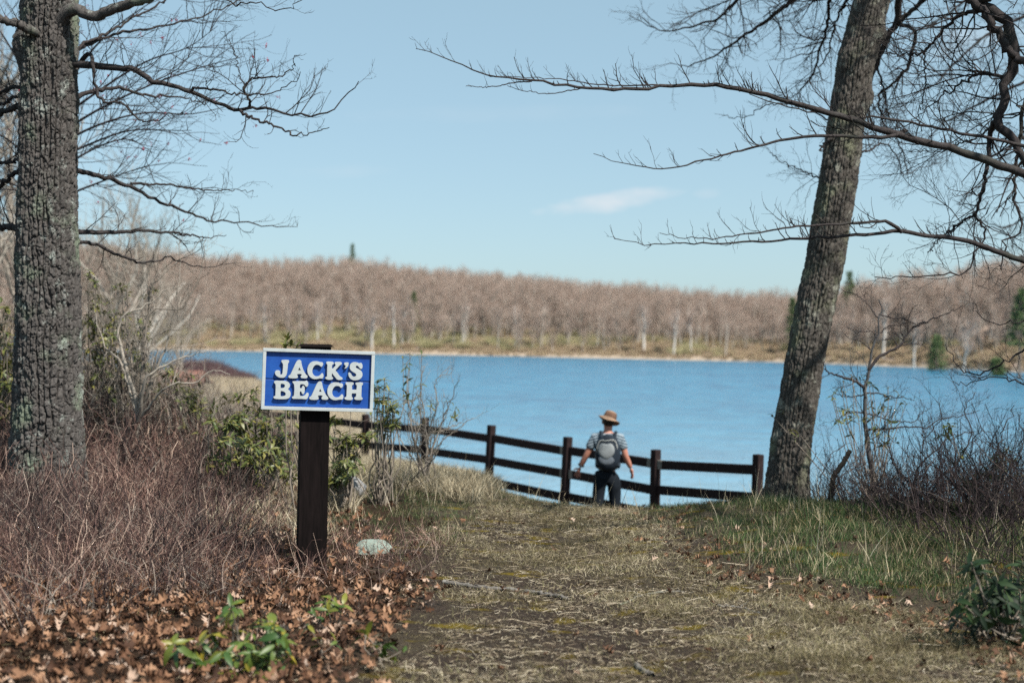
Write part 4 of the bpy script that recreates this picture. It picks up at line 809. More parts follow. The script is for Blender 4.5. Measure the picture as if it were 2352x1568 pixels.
laurel('laurel_shrub', 'tall laurel shrub just right of the oak trunk', (262, 980, 15), J([(204, 618), (208, 632), (275, 650), (292, 655), (250, 692), (202, 722), (216, 742), (240, 762), (262, 742), (282, 722), (318, 735), (362, 668), (225, 700), (255, 725), (205, 770), (300, 745), (335, 765), (230, 800), (215, 830), (260, 790), (305, 800), (240, 850), (205, 880), (280, 850), (320, 840), (220, 920), (255, 900)], 15), 0.085, 'laurel', 6, group=GL, dead=9)
laurel('laurel_shrub', 'laurel shrub left of the oak trunk at the frame edge', (0, 1010, 14.2), J([(4, 742), (15, 762), (8, 802), (20, 832), (10, 872), (5, 902), (18, 702), (-10, 780), (-15, 840), (25, 870), (22, 790), (0, 680), (12, 930)], 14.2), 0.09, 'laurel', 7, group=GL, dead=6)
laurel('laurel_shrub', 'sparse laurel leaves around the foot of the bare sapling', (2000, 1170, 13), J([(1985, 872), (1996, 882), (1976, 870), (2040, 886), (2034, 906), (2030, 926), (2082, 926), (1932, 890), (1912, 906), (2000, 902), (1940, 960), (2010, 950), (1770, 950)], 13.1), 0.07, 'laurel', 8, group=GL, per=(3, 6), dead=3, stem_r=0.006, extra=1)
laurel('laurel_shrub', 'laurel tips above the dark brush at the right edge', (2270, 1250, 11.5), J([(2168, 984), (2182, 975), (2290, 1045), (2332, 1052), (2240, 1082), (2264, 1086), (2345, 1090), (2300, 1062), (2225, 1100)], 11.5), 0.075, 'laurel', 9, group=GL, per=(5, 8), dead=4, stem_r=0.006, droopy=0.3, extra=1)
laurel('laurel_shrub', 'dense laurel clump low behind the thicket, right of the oak', (330, 1000, 16.5), J([(250, 880), (285, 870), (320, 860), (350, 850), (300, 900), (345, 885), (380, 875), (270, 920), (230, 910), (365, 905), (395, 835), (330, 815), (290, 830)], 16.5), 0.085, 'laurel', 31, group=GL, dead=8)
laurel('laurel_shrub', 'laurel sprawling low to the left of the sign post', (520, 1120, 12.5), J([(500, 985), (530, 1000), (560, 1010), (590, 1020), (620, 1030), (640, 1055), (545, 1035), (505, 1020), (575, 1050), (610, 1065), (655, 1080), (480, 960), (530, 970)], 12.5), 0.085, 'laurel', 32, group=GL, dead=4)
laurel('rhododendron_bush', 'dark green rhododendron bush at the lower right edge', (2310, 1450, 7.4), J([(2240, 1302), (2262, 1310), (2225, 1345), (2290, 1335), (2320, 1350), (2270, 1370), (2340, 1320), (2215, 1390), (2250, 1400), (2300, 1390), (2345, 1380), (2190, 1420), (2230, 1290), (2350, 1290), (2385, 1310), (2380, 1400), (2220, 1440), (2280, 1430), (2330, 1420), (2360, 1360), (2370, 1440), (2260, 1345), (2310, 1375)], 7.3), 0.09, 'rhodo', 10, droopy=0.1, dr=0.16, per=(6, 9), extra=0)
laurel('laurel_seedling', 'cluster of yellow-green laurel seedlings at the bottom left of the path', (560, 1545, 6.5), J([(530, 1388), (548, 1392), (600, 1420), (642, 1442), (610, 1476), (560, 1472), (662, 1486), (500, 1502), (472, 1502), (540, 1522), (600, 1532), (640, 1504), (482, 1542), (560, 1552), (442, 1532), (655, 1556), (520, 1560), (600, 1565)], 6.4), 0.085, 'young', 11, 'plant', per=(4, 6), stem_r=0.005, droopy=0.15, dr=0.06, extra=1)
laurel('laurel_seedling', 'small green seedling among dead leaves just right of the sign foot', (762, 1440, 7.3), J([(745, 1378), (768, 1392), (722, 1408), (788, 1386), (752, 1400)], 7.2), 0.075, 'young', 12, 'plant', per=(3, 5), stem_r=0.004, dr=0.03, extra=0)
laurel('laurel_seedling', 'thin green seedling at the edge of the path, right of the others', (880, 1535, 6.6), J([(842, 1450), (862, 1472), (874, 1490), (890, 1502)], 6.7), 0.075, 'young', 13, 'plant', per=(3, 5), stem_r=0.004, dr=0.02, extra=0)
laurel('laurel_seedling', 'tiny two-leaved seedling between the yellow cluster and the thin seedling', (742, 1520, 6.7), J([(738, 1466), (790, 1510)], 6.7), 0.085, 'young', 14, 'plant', per=(3, 5), stem_r=0.004, dr=0.02, extra=0)

M_BRUSHD0 = m_rand('dark_whips', [(0, (0.022, 0.016, 0.019)), (0.6, (0.06, 0.045, 0.045)), (1, (0.16, 0.13, 0.12))], 0.85, 0.15)
# ---- bare shrubs that can be told apart
def bare_shrub(label, base_uvz, stems, seed, mat, r0=0.02, dens=9, length=(0.1, 0.5), maxl=2, up=0.12, name='bare_shrub'):
    b = at(*base_uvz); b[2] = float(ground_z(b[0], b[1])) - 0.04; t = empty(name, b)
    for i, L in enumerate(stems):
        rr = r0 if i < 3 else r0 * 0.6
        limb_w(t, [(base_uvz[0], base_uvz[1] + 5, base_uvz[2])] + L, rr, 0.003, seed + i, mat, dens, length, maxl, name='stem', up=up, bias=(0, 0, 0.3), wig=0.01, n=26)
    tag(t, label, 'shrub')
z2 = lambda L, Z: [(169 + 0.18 * x, 527 + 0.18 * y, Z) for x, y in L]
bare_shrub('tall grey bare shrub with crooked pale branches between oak and sign', (318, 960, 14.2), [
    z2([(900, 1700), (890, 1500), (900, 1300), (935, 1150), (960, 900), (1000, 700), (960, 480), (890, 250)], 14.2), z2([(760, 2050), (600, 1500), (560, 1250), (640, 1090), (800, 1010), (950, 950), (1100, 830), (1190, 760), (1400, 700)], 14.1),
    z2([(900, 1950), (1050, 1800), (1250, 1700), (1450, 1620), (1700, 1560)], 14), z2([(950, 900), (1100, 640), (1320, 430), (1500, 250), (1680, 100)], 14.2), z2([(1050, 1600), (1000, 1430), (1150, 1310), (1450, 1250), (1500, 1050), (1560, 880)], 14),
    z2([(960, 1100), (1320, 1040), (1500, 820), (1620, 600), (1660, 300), (1700, 100)], 14.1), z2([(690, 1300), (690, 1000), (700, 800), (640, 560), (540, 350), (380, 100)], 14.3), z2([(1330, 1030), (1300, 850), (1370, 600), (1340, 300), (1400, 100)], 14.1),
    z2([(1200, 2000), (1500, 1950), (1800, 1800), (2000, 1850)], 13.9), z2([(600, 1700), (400, 1500), (300, 1200), (250, 900)], 14.3)], 800, M_GREYTWIG, 0.026, 8, (0.12, 0.55), 2)
bare_shrub('wispy bare shrub with pale twigs against the lake right of the sign', (975, 1085, 14), [
    J([(980, 1020), (975, 950), (965, 890), (975, 840)], 14), J([(1000, 1010), (1020, 960), (1040, 910), (1050, 880)], 14), J([(950, 1010), (940, 930), (935, 870), (940, 812)], 13.8), J([(1010, 1020), (1050, 985), (1085, 960)], 13.9), J([(920, 1010), (905, 960), (890, 930)], 14),
    J([(985, 1000), (1005, 930), (1000, 880), (1030, 850)], 14.1), J([(960, 1040), (985, 1000), (1020, 985), (1060, 970)], 13.8)], 840, M_GREYTWIG, 0.014, 13, (0.12, 0.5), 2)
bare_shrub('tangled dark bare shrub on the bank right of the sapling', (2120, 1180, 12.2), [J([(2100, 1100), (2140, 1040), (2190, 1000), (2240, 990)], 12.2), J([(2150, 1110), (2200, 1060), (2230, 1000), (2215, 940), (2240, 900)], 12.1), J([(2090, 1110), (2050, 1060), (2040, 1000), (2070, 970)], 12.3), J([(2130, 1100), (2120, 1020), (2160, 960), (2150, 920)], 12.2), J([(2170, 1130), (2250, 1100), (2290, 1040)], 12), J([(2070, 1140), (2000, 1110), (1950, 1120)], 12.3)], 860, M_TWIGB, 0.013, 10, (0.15, 0.6), 2, 0.06)
bare_shrub('dark bare shrub of thin whips against the water at the right edge', (2300, 1230, 11), [J([(2280, 1100), (2300, 1000), (2330, 930)], 11), J([(2320, 1110), (2350, 1020), (2340, 950)], 11), J([(2260, 1120), (2230, 1040), (2250, 980)], 11.1), J([(2340, 1130), (2390, 1050), (2400, 980)], 11), J([(2290, 1150), (2310, 1080), (2290, 1010)], 10.9)], 880, M_TWIGB, 0.010, 14, (0.15, 0.6), 2, 0.08)
bare_shrub('low bare shrub of fine grey whips at the foot of the leaning trunk', (1890, 1175, 12.8), [J([(1880, 1120), (1900, 1060), (1940, 1020)], 12.8), J([(1910, 1130), (1950, 1080), (1990, 1060)], 12.8), J([(1870, 1140), (1855, 1090), (1875, 1040)], 12.9), J([(1930, 1150), (1990, 1120), (2040, 1110)], 12.7)], 900, M_BRUSHD0, 0.008, 12, (0.12, 0.45), 2, 0.06)
laurel('laurel_shrub', 'few laurel leaves at the twig ends of the wispy shrub right of the sign', (970, 1085, 14), J([(925, 817), (942, 808), (1002, 926), (1035, 920), (962, 930), (985, 957), (955, 1010)], 14), 0.07, 'laurel', 21, group=GL, per=(3, 6), stem_r=0.005, extra=1)

# ---------------------------------------------------------------- low growth, scattered
def tuft(seed, mat, nb, h, spread, w, lean=0.5, curve=0.5, segs=3):
    rng = np.random.default_rng(seed); V = []; F = []; k0 = 0
    for i in range(nb):
        a = rng.random() * 6.28; q = np.array((*rng.normal(size=2) * spread, -0.01)); H = h * rng.uniform(0.45, 1.15); l = lean * rng.random(); d = np.array((math.cos(a) * l, math.sin(a) * l, 1.0)); d /= np.linalg.norm(d)
        b_ = rng.random() * 6.28; side = np.array((math.cos(b_), math.sin(b_), 0)) * w * rng.uniform(0.6, 1.2); bend = np.array((math.cos(a), math.sin(a), -0.35)) * curve * rng.random()
        for s in range(segs):
            t = s / segs; p = q + d * H * t + bend * H * t * t; V += [p - side * (1 - 0.6 * t), p + side * (1 - 0.6 * t)]
        V.append(q + d * H + bend * H); base = k0
        for s in range(segs - 1): F.append((base + 2 * s, base + 2 * s + 1, base + 2 * s + 3, base + 2 * s + 2))
        F.append((base + 2 * segs - 2, base + 2 * segs - 1, base + 2 * segs, base + 2 * segs)); k0 += 2 * segs + 1
    quads = [f for f in F if len(set(f)) == 4]; tris = [f[:3] for f in F if len(set(f)) == 3]
    return mesh_np('tuft', V, [np.array(quads), np.array(tris)], False, [mat])
M_DRY = m_rand('dry_grass', [(0, (0.11, 0.088, 0.055)), (0.35, (0.25, 0.205, 0.135)), (0.7, (0.46, 0.395, 0.27)), (1, (0.68, 0.61, 0.46))], 0.8, 0.15, 0.2)
M_TURF = m_rand('winter_turf', [(0, (0.09, 0.07, 0.045)), (0.3, (0.20, 0.165, 0.11)), (0.55, (0.25, 0.235, 0.115)), (0.75, (0.46, 0.385, 0.25)), (1, (0.64, 0.57, 0.43))], 0.85, 0.12, 0.2, (1.3, (0.42, 0.40, 0.34, 1)))
M_GREEN = m_rand('green_grass', [(0, (0.028, 0.062, 0.024)), (0.45, (0.055, 0.105, 0.036)), (0.72, (0.11, 0.15, 0.055)), (0.82, (0.30, 0.26, 0.15)), (1, (0.52, 0.45, 0.31))], 0.75, 0.2, 0.2, (1.6, (0.55, 0.5, 0.45, 1)))
M_STALK = m_rand('dry_stalks', [(0, (0.30, 0.235, 0.15)), (0.6, (0.52, 0.44, 0.30)), (1, (0.66, 0.59, 0.45))], 0.8, 0.15, 0.15)
def zones(n, x0, x1, y0, y1, f, seed):
    rng = np.random.default_rng(seed); x = rng.uniform(x0, x1, n); y = rng.uniform(y0, y1, n); k = rng.random(n) < f(x, y); return x[k], y[k], rng
inview = lambda x, y: (np.abs(x) < 0.375 * y + 0.25)
def path_mask(x, y):     # 1 on the worn path and open turf
    l = I(y, (5, 6.2, 7.8, 10.3, 12, 14), (-0.60, -0.55, -0.45, -0.75, -0.5, -0.2)); r = I(y, (5, 7.8, 9.3, 11.5, 14), (3.2, 2.3, 1.45, 1.35, 1.3)); w_ = 0.35 * (fbm(x * 1.5, y * 1.5, 3, 21) - 0.5) * 2
    return np.clip((x - l + w_) / 0.3, 0, 1) * np.clip((r - x + w_) / 0.3, 0, 1)
trod = lambda x, y: np.minimum(1, np.exp(-((x - 0.2) / 0.75) ** 2 - ((y - 7.7) / 0.95) ** 2) + np.exp(-((x - 0.75) / 0.4) ** 2 - ((y - 6.6) / 0.6) ** 2) + np.exp(-((x + 0.05) / 0.45) ** 2 - ((y - 11.3) / 1.0) ** 2))
bare = lambda x, y: (1 - 0.93 * np.clip(trod(x, y) * 1.6 + 1.2 * (fbm(x * 2.2, y * 2.2, 3, 35) - 0.5), 0, 1)) * np.clip((fbm(x * 0.9 + 3, y * 1.1, 4, 31) - 0.42 - 0.16 * np.exp(-((x - 0.25 - 0.03 * (y - 6)) / 0.55) ** 2) * np.clip((11.5 - y) / 3, 0, 1)) / 0.10, 0, 1)    # bare soil patches have little grass
x, y, rg = zones(52000, -2.5, 4.6, 5.2, 15.5, lambda x, y: inview(x, y) * (y < crest_y(x) + 1.2) * (0.08 + 0.92 * path_mask(x, y) * (0.06 + 0.94 * bare(x, y)) * (0.25 + 0.75 * np.clip((fbm(x * 5, y * 5, 2, 91) - 0.38) / 0.2, 0, 1))) * np.where(x < -0.6, 0.35, 1), 1)
x2, y2, _ = zones(26000, -0.9, 3.3, 5.2, 8.6, lambda x, y: inview(x, y) * path_mask(x, y) * (1 - 0.95 * np.clip(trod(x, y) * 1.5 + 1.2 * (fbm(x * 2.2, y * 2.2, 3, 35) - 0.5), 0, 1)) * (0.03 + 0.97 * np.clip((fbm(x * 1.4 + 3, y * 1.7, 4, 33) - 0.46 - 0.12 * np.exp(-((x - 0.2) / 0.5) ** 2) + 0.06 * (x > 1.0)) / 0.08, 0, 1)) * (0.3 + 0.7 * np.clip((fbm(x * 7, y * 7, 2, 92) - 0.38) / 0.2, 0, 1)), 12)
x, y = np.concatenate([x, x2]), np.concatenate([y, y2])
m = len(x); scatter('dry_turf', [tuft(s, M_TURF, 36, 0.045, 0.060, 0.0016, 2.2, 1.0, 2) for s in range(6)], np.stack([x, y, ground_z(x, y)], 1), np.stack([rg.normal(size=m) * 0.2, rg.normal(size=m) * 0.2, rg.random(m) * 6.28], 1), rg.uniform(0.5, 1.25, m), 'short tan winter turf on the path', 'grass')
def green_mask(x, y):
    r = np.clip((x - I(y, (7, 8, 9.3, 11.5, 13), (3.0, 2.5, 1.45, 1.30, 0.9))) / 0.35, 0, 1) * np.clip((y - 7.4) / 0.6, 0, 1)
    l = np.clip((I(y, (9, 13), (-0.35, -0.15)) - x) / 0.3, 0, 1) * np.clip((x + 1.75) / 0.3, 0, 1) * np.clip((y - 9.4) / 0.8, 0, 1) * 0.55
    c = np.clip((y - (crest_y(x) - 1.1)) / 0.7, 0, 1) * 0.85 * (x > -2.6)
    return np.maximum(np.maximum(r, l), c) * (0.35 + 0.65 * np.clip((fbm(x * 1.3, y * 1.3, 3, 41) - 0.36) / 0.14, 0, 1))
x, y, rg = zones(20000, -2.8, 5.2, 7.2, 16.8, lambda x, y: inview(x, y) * (y < crest_y(x) + 1.4) * green_mask(x, y), 2)
m = len(x); hgt = np.where(x > 1.2, 1.0, 0.62); scatter('green_grass', [tuft(s, M_GREEN, 17, 0.10, 0.055, 0.0027, 0.6, 0.5, 3) for s in range(20, 26)], np.stack([x, y, ground_z(x, y)], 1), np.stack([rg.normal(size=m) * 0.1, rg.normal(size=m) * 0.1, rg.random(m) * 6.28], 1), rg.uniform(0.6, 1.2, m) * hgt * np.where((y > crest_y(x) - 1.3) & (x < 2.1) & (x > -0.3), 0.6, 1), 'green and straw spring grass on the banks beside the path', 'grass')
x, y, rg = zones(1500, -2.8, 5.2, 7.6, 17.5, lambda x, y: inview(x, y) * (y < crest_y(x) + 1.6) * np.maximum(0.55 * green_mask(x, y), ((x < -0.6) & (x > -2.4) & (y > 12.5)) * 0.9), 3)
m = len(x); scatter('tall_dry_stalks', [tuft(s, M_STALK, 3, 0.30, 0.03, 0.0022, 0.55, 0.25, 3) for s in range(40, 46)], np.stack([x, y, ground_z(x, y)], 1), np.stack([np.zeros(m), np.zeros(m), rg.random(m) * 6.28], 1), rg.uniform(0.5, 1.25, m), 'tall thin straw stalks standing in the grass', 'stalks')
# grass on the slope down to the fence at the left
x, y, rg = zones(13000, -5.5, -0.2, 10.5, 25, lambda x, y: inview(x, y) * np.where(y > crest_y(x) - 1, 1.0, (x < -1.35) * (x > -0.21 * y) * 0.35), 4)
m = len(x); scatter('slope_grass', [tuft(s, M_DRY, 14, 0.20, 0.05, 0.0035, 0.8, 0.6, 3) for s in range(60, 64)], np.stack([x, y, ground_z(x, y)], 1), np.stack([np.zeros(m), np.zeros(m), rg.random(m) * 6.28], 1), rg.uniform(0.6, 1.3, m), 'dry grass on the slope below the sign', 'grass')

# fallen oak leaves
M_OAKLEAF = m_rand('fallen_leaf', [(0, (0.040, 0.021, 0.014)), (0.3, (0.10, 0.050, 0.030)), (0.6, (0.20, 0.105, 0.060)), (0.82, (0.32, 0.185, 0.112)), (1, (0.46, 0.35, 0.28))], 0.75, 0.2, 0.1)
def oak_leaf(seed, n=11):
    rng = np.random.default_rng(seed); V = []; F = []; c1, c2, tw_ = rng.uniform(-2.2, 3.6), rng.uniform(-1.0, 1.8), rng.uniform(-1.5, 1.5); ph = rng.random()
    for i in range(n + 1):
        t = i / n; env = (math.sin(math.pi * min(1, 0.06 + 0.92 * t ** 0.8)) ** 0.7) * 0.33; wl = env * (0.60 + 0.40 * math.cos(6.28 * (3.6 * t + ph))); wr = env * (0.60 + 0.40 * math.cos(6.28 * (3.6 * t + ph + 0.2)))
        if t < 0.12: wl = wr = 0.012
        zc = c2 * (t - 0.5) ** 2 + 0.05 * rng.normal() * 0.4; a = tw_ * (t - 0.5)
        V += [(-wl, t - 0.5, zc + c1 * wl * wl * 2 - a * wl), (0, t - 0.5, zc), (wr, t - 0.5, zc + c1 * wr * wr * 2 + a * wr)]
        if i: k = 3 * (i - 1); F += [(k, k + 1, k + 4, k + 3), (k + 1, k + 2, k + 5, k + 4)]
    return mesh_np('oak_leaf', V, np.array(F), False, [M_OAKLEAF])
OAKL = [oak_leaf(s) for s in range(10)]
def litter_mask(x, y):
    w_ = 0.5 * (fbm(x * 1.2, y * 1.2, 3, 51) - 0.5); l = np.clip((I(y, (5, 6.2, 7.8, 9, 10.5, 13), (-0.50, -0.42, -0.35, -0.45, -0.55, -1.2)) - x + w_) / 0.35, 0, 1) * np.where(y > 9.5, 0.6, 1)
    rr = I(y, (6, 7, 8, 9.3, 11), (3.4, 2.55, 2.05, 1.38, 1.3)); r = np.exp(-((x - rr + w_) / 0.30) ** 2) * np.where(y < 10.5, 0.55, 0.2); r2 = (x > 2.2) * (y < 8.2) * 0.35
    return np.maximum(np.maximum(l, r), np.maximum(r2, 0.015))
x, y, rg = zones(22000, -4.6, 4.0, 5.2, 13.5, lambda x, y: inview(x, y) * litter_mask(x, y) * np.where(y > 9, 0.6, 1), 5)
m = len(x); big = x < 0
scatter('leaf_litter', OAKL, np.stack([x, y, ground_z(x, y) + 0.012 + rg.random(m) * np.where(big, 0.045, 0.02)], 1), np.stack([rg.normal(size=m) * 0.6, rg.normal(size=m) * 0.6, rg.random(m) * 6.28], 1), rg.uniform(0.045, 0.095, m) * np.where(x < 0, 1, 0.8), 'carpet of dead brown oak leaves', 'leaf litter')
x, y, rg = zones(1500, -2.4, -0.4, 5.7, 8.3, lambda x, y: inview(x, y) * (x < I(y, (5.5, 8.5), (-0.55, -0.5))) * 1.0, 6); x, y = x[:150], y[:150]
for i in range(len(x)):
    lf = obj('fallen_leaf', OAKL[i % 10]); lf.location = (x[i], y[i], float(ground_z(x[i], y[i])) + 0.055 + rg.random() * 0.03); lf.rotation_euler = (rg.normal() * 0.35, rg.normal() * 0.35, rg.random() * 6.28); s = rg.uniform(0.065, 0.10); lf.scale = (s, s, s)
    tag(lf, 'large curled dead oak leaf lying on top of the litter at lower left', 'leaf', 'large dead leaves on top of the litter')

# bits of straw, bark and twig trodden into the bare earth
M_BITS = m_rand('trodden_bits', [(0, (0.03, 0.022, 0.018)), (0.4, (0.12, 0.09, 0.065)), (0.75, (0.30, 0.245, 0.17)), (1, (0.55, 0.48, 0.37))], 0.85, 0.15)
def bits(seed):
    rng = np.random.default_rng(seed); T = Tubes()
    for i in range(16):
        q = np.array((*rng.normal(size=2) * 0.07, rng.uniform(0.001, 0.012))); a = rng.random() * 6.28; L = rng.uniform(0.012, 0.06) * (1 + (rng.random() < 0.1) * 1.5); d = np.array((math.cos(a), math.sin(a), rng.normal() * 0.12)); m1 = q + d * L * 0.5 + rng.normal(size=3) * 0.004
        r_ = rng.uniform(0.0009, 0.0026); T.add(np.array([q, m1, q + d * L]), (r_, r_, r_ * 0.6), 3)
    return T.mesh('bits_kind', M_BITS, False)
x, y, rg = zones(9000, -0.9, 3.2, 5.2, 13.5, lambda x, y: inview(x, y) * 0.33 * np.clip(path_mask(x, y), 0.05, 1) * np.where(y < 9, 1, 0.5), 14)
m = len(x); scatter('trodden_straw', [bits(s) for s in range(120, 126)], np.stack([x, y, ground_z(x, y)], 1), np.stack([np.zeros(m), np.zeros(m), rg.random(m) * 6.28], 1), rg.uniform(0.7, 1.3, m), 'bits of straw and twig trodden into the bare earth of the path', 'debris')

# brush: fine leafless twigs
M_BRUSH = m_rand('brush_twigs', [(0, (0.028, 0.018, 0.018)), (0.4, (0.080, 0.050, 0.046)), (0.7, (0.165, 0.108, 0.094)), (0.88, (0.29, 0.215, 0.18)), (1, (0.44, 0.37, 0.31))], 0.85, 0.15, 0, (0.9, (1.7, 1.5, 1.4, 1)))
M_BRUSHD = m_rand('dark_brush_twigs', [(0, (0.015, 0.011, 0.013)), (0.5, (0.030, 0.022, 0.024)), (0.85, (0.058, 0.042, 0.040)), (1, (0.15, 0.125, 0.11))], 0.85, 0.15)
def brush(seed, mat, nst, h, rad, r, lean=0.35, maxl=2, dens=5):
    rng = np.random.default_rng(seed); T = Tubes()
    for i in range(nst):
        a = rng.random() * 6.28; q = np.array((math.cos(a), math.sin(a), 0)) * rng.random() * rad; q[2] = -0.03; d = np.array((math.cos(a) * lean, math.sin(a) * lean, 1.0)) + rng.normal(size=3) * 0.2
        grow(T, rng, q, d, h * rng.uniform(0.55, 1.1), r * rng.uniform(0.6, 1.2), 0, maxl, 0.30, 0.05, dens, (0.3, 0.6), 6, 3, (0.35, 0.9))
    return T.mesh('brush_kind', mat, False)
BR = [brush(s, mt, ns, hh, 0.14, rr, 0.5, 2, dn) for s, (mt, ns, hh, rr, dn) in enumerate(((M_BRUSH, 5, 0.50, 0.0036, 7), (M_BRUSH, 5, 0.55, 0.0040, 6), (M_BRUSH, 6, 0.42, 0.0034, 7), (M_BRUSHD, 5, 0.56, 0.0055, 5), (M_BRUSHD, 6, 0.45, 0.0044, 6), (M_GREYTWIG, 3, 0.60, 0.0042, 5), (M_BRUSH, 4, 0.60, 0.0044, 5)))]
def brush_mask(x, y):
    edge = I(y, (6.4, 7.4, 8, 9.3, 11, 13, 16), (-2.2, -1.6, -1.45, -1.38, -1.6, -1.85, -2.5)) + 0.5 * (fbm(x * 1.4, y * 1.4, 3, 61) - 0.5)
    return np.clip((edge - x) / 0.25, 0, 1) * np.clip((y - I(x, (-3.5, -2.4, -1.5), (6.5, 6.8, 7.7))) / 0.9, 0, 1)
x, y, rg = zones(5600, -6.6, -1.0, 6.4, 17.5, lambda x, y: inview(x, y) * brush_mask(x, y) * np.where(y > 12, 0.8, 1), 7)
m = len(x); scatter('brush_thicket', BR, np.stack([x, y, ground_z(x, y)], 1), np.stack([rg.normal(size=m) * 0.15, rg.normal(size=m) * 0.15, rg.random(m) * 6.28], 1), rg.uniform(0.65, 1.25, m) * I(y, (6.5, 9, 12, 17), (0.5, 0.78, 1.05, 1.3)) * I(x / y, (-0.36, -0.24, -0.17), (1.1, 1.0, 0.62)) * (0.75 + 0.55 * fbm(x * 1.1, y * 1.1, 2, 95)), 'low reddish-brown leafless thicket in front of the oak', 'thicket')
x, y, rg = zones(240, -1.6, 0.0, 8.6, 10.6, lambda x, y: (x < -0.5 + 0.1) * 0.8, 71)
m = len(x); scatter('sparse_twigs', [brush(s, M_BRUSH, 3, 0.35, 0.08, 0.002, 0.4, 1, 6) for s in range(70, 74)], np.stack([x, y, ground_z(x, y)], 1), np.stack([np.zeros(m), np.zeros(m), rg.random(m) * 6.28], 1), rg.uniform(0.6, 1.2, m), 'sparse thin weed stems around the foot of the sign', 'weeds')
# taller grey brush behind, between oak and fence
BT = [brush(s, mt, 9, 1.0, 0.25, 0.005, 0.5, 2, 4.5) for s, mt in ((80, M_GREYTWIG), (81, M_BRUSHD), (82, M_GREYTWIG), (83, M_BRUSH), (84, M_BRUSHD))]
x, y, rg = zones(1100, -7.5, -1.9, 14.2, 21, lambda x, y: inview(x, y) * (x < I(y, (14, 20), (-2.6, -3.3))) * 1.0, 8)
m = len(x); scatter('grey_brush', BT, np.stack([x, y, ground_z(x, y)], 1), np.stack([rg.normal(size=m) * 0.2, rg.normal(size=m) * 0.2, rg.random(m) * 6.28], 1), rg.uniform(0.7, 1.25, m) * I(x / y, (-0.33, -0.25, -0.17), (1.5, 1.15, 0.6)), 'pale grey leafless brush behind the thicket', 'brush')
# dark brush at the right
BD = [brush(s, M_BRUSHD, 6, 1.0, 0.2, 0.0058, 0.55, 2, 3.4) for s in range(90, 98)]
x, y, rg = zones(430, 2.3, 5.6, 8.0, 14.5, lambda x, y: inview(x, y) * np.clip((x - I(y, (8.2, 9.2, 10.5, 12, 14), (2.95, 3.0, 2.85, 2.5, 2.5))) / 0.3, 0, 1), 9)
m = len(x); scatter('dark_brush', BD, np.stack([x, y, ground_z(x, y)], 1), np.stack([rg.normal(size=m) * 0.22, rg.normal(size=m) * 0.22, rg.random(m) * 6.28], 1), rg.uniform(0.55, 1.1, m) * I(x / y, (0.20, 0.27, 0.36), (0.45, 0.7, 0.95)), 'dark tangled leafless brush on the bank at the right', 'brush')
# ---------------------------------------------------------------- the sign
M_BLUE = MB('blue_paint'); _v = M_BLUE.coord('Object', (3, 3, 30)); _n = M_BLUE.noise(_v, 3, 5, 0.6); _n2 = M_BLUE.noise(M_BLUE.coord('Object'), 9, 4)
M_BLUE.col(M_BLUE.mix(M_BLUE.ramp(_n2, [(0.35, (0, 0, 0)), (0.7, (1, 1, 1))]), M_BLUE.ramp(_n, [(0.3, (0.002, 0.036, 0.22)), (0.7, (0.004, 0.058, 0.30))]), (0.008, 0.076, 0.33)))
M_BLUE.bump(_n, 0.15, 0.004); M_BLUE = M_BLUE.fin(0.5, 0.4)
def m_paint(name, c, dirt):
    m = MB(name); v = m.coord('Object', (1, 1, 1)); a = m.noise(m.coord('Object', (4, 4, 40)), 2, 5, 0.6); b = m.noise(v, 14, 5, 0.65)
    m.col(m.mix(m.ramp(b, [(0.5, (0, 0, 0)), (0.72, (0.7, 0.7, 0.7))]), m.ramp(a, [(0.3, tuple(x * 0.9 for x in c)), (0.7, c)]), dirt)); m.bump(a, 0.2, 0.003); return m.fin(0.6, 0.35)
M_WHITE = m_paint('white_paint', (0.43, 0.47, 0.48), (0.31, 0.345, 0.345))
M_POST = MB('dark_brown_stain'); _a = M_POST.noise(M_POST.coord('Object', (12, 12, 1.2)), 4, 6, 0.65); M_POST.col(M_POST.ramp(_a, [(0.3, (0.003, 0.0022, 0.0022)), (0.7, (0.011, 0.0075, 0.0075))])).bump(_a, 0.5, 0.004); M_POST = M_POST.fin(0.8, 0.08)
SW, SH = 0.73, 0.40; ZS = 9.35
spc = at(731, 873, ZS)                                  # middle of the board
yaw = R(12.0)                                           # faces a little to the right of the camera: normal = (sin, -cos)
sbase = at(716, 1303, ZS + 0.1); sbase[2] = float(ground_z(sbase[0], sbase[1]))
sign = empty('wooden_sign', sbase)
Rz = Matrix.Rotation(yaw, 4, 'Z')
def frame_at(p, roll):
    return Matrix.Translation(Vector(p)) @ Rz @ Matrix.Rotation(roll, 4, 'Y')
MS = frame_at(spc, R(1.1))                              # board frame: x right, z up, front is -y
def sput(o): o.parent = sign; o.matrix_parent_inverse = Matrix.Translation(-Vector(sbase)); o.matrix_world = MS; o.matrix_basis = MS; return o
PW = 0.19
bm = bmesh.new(); top_z = SH / 2 + 0.036
pm = frame_at(spc, 0)
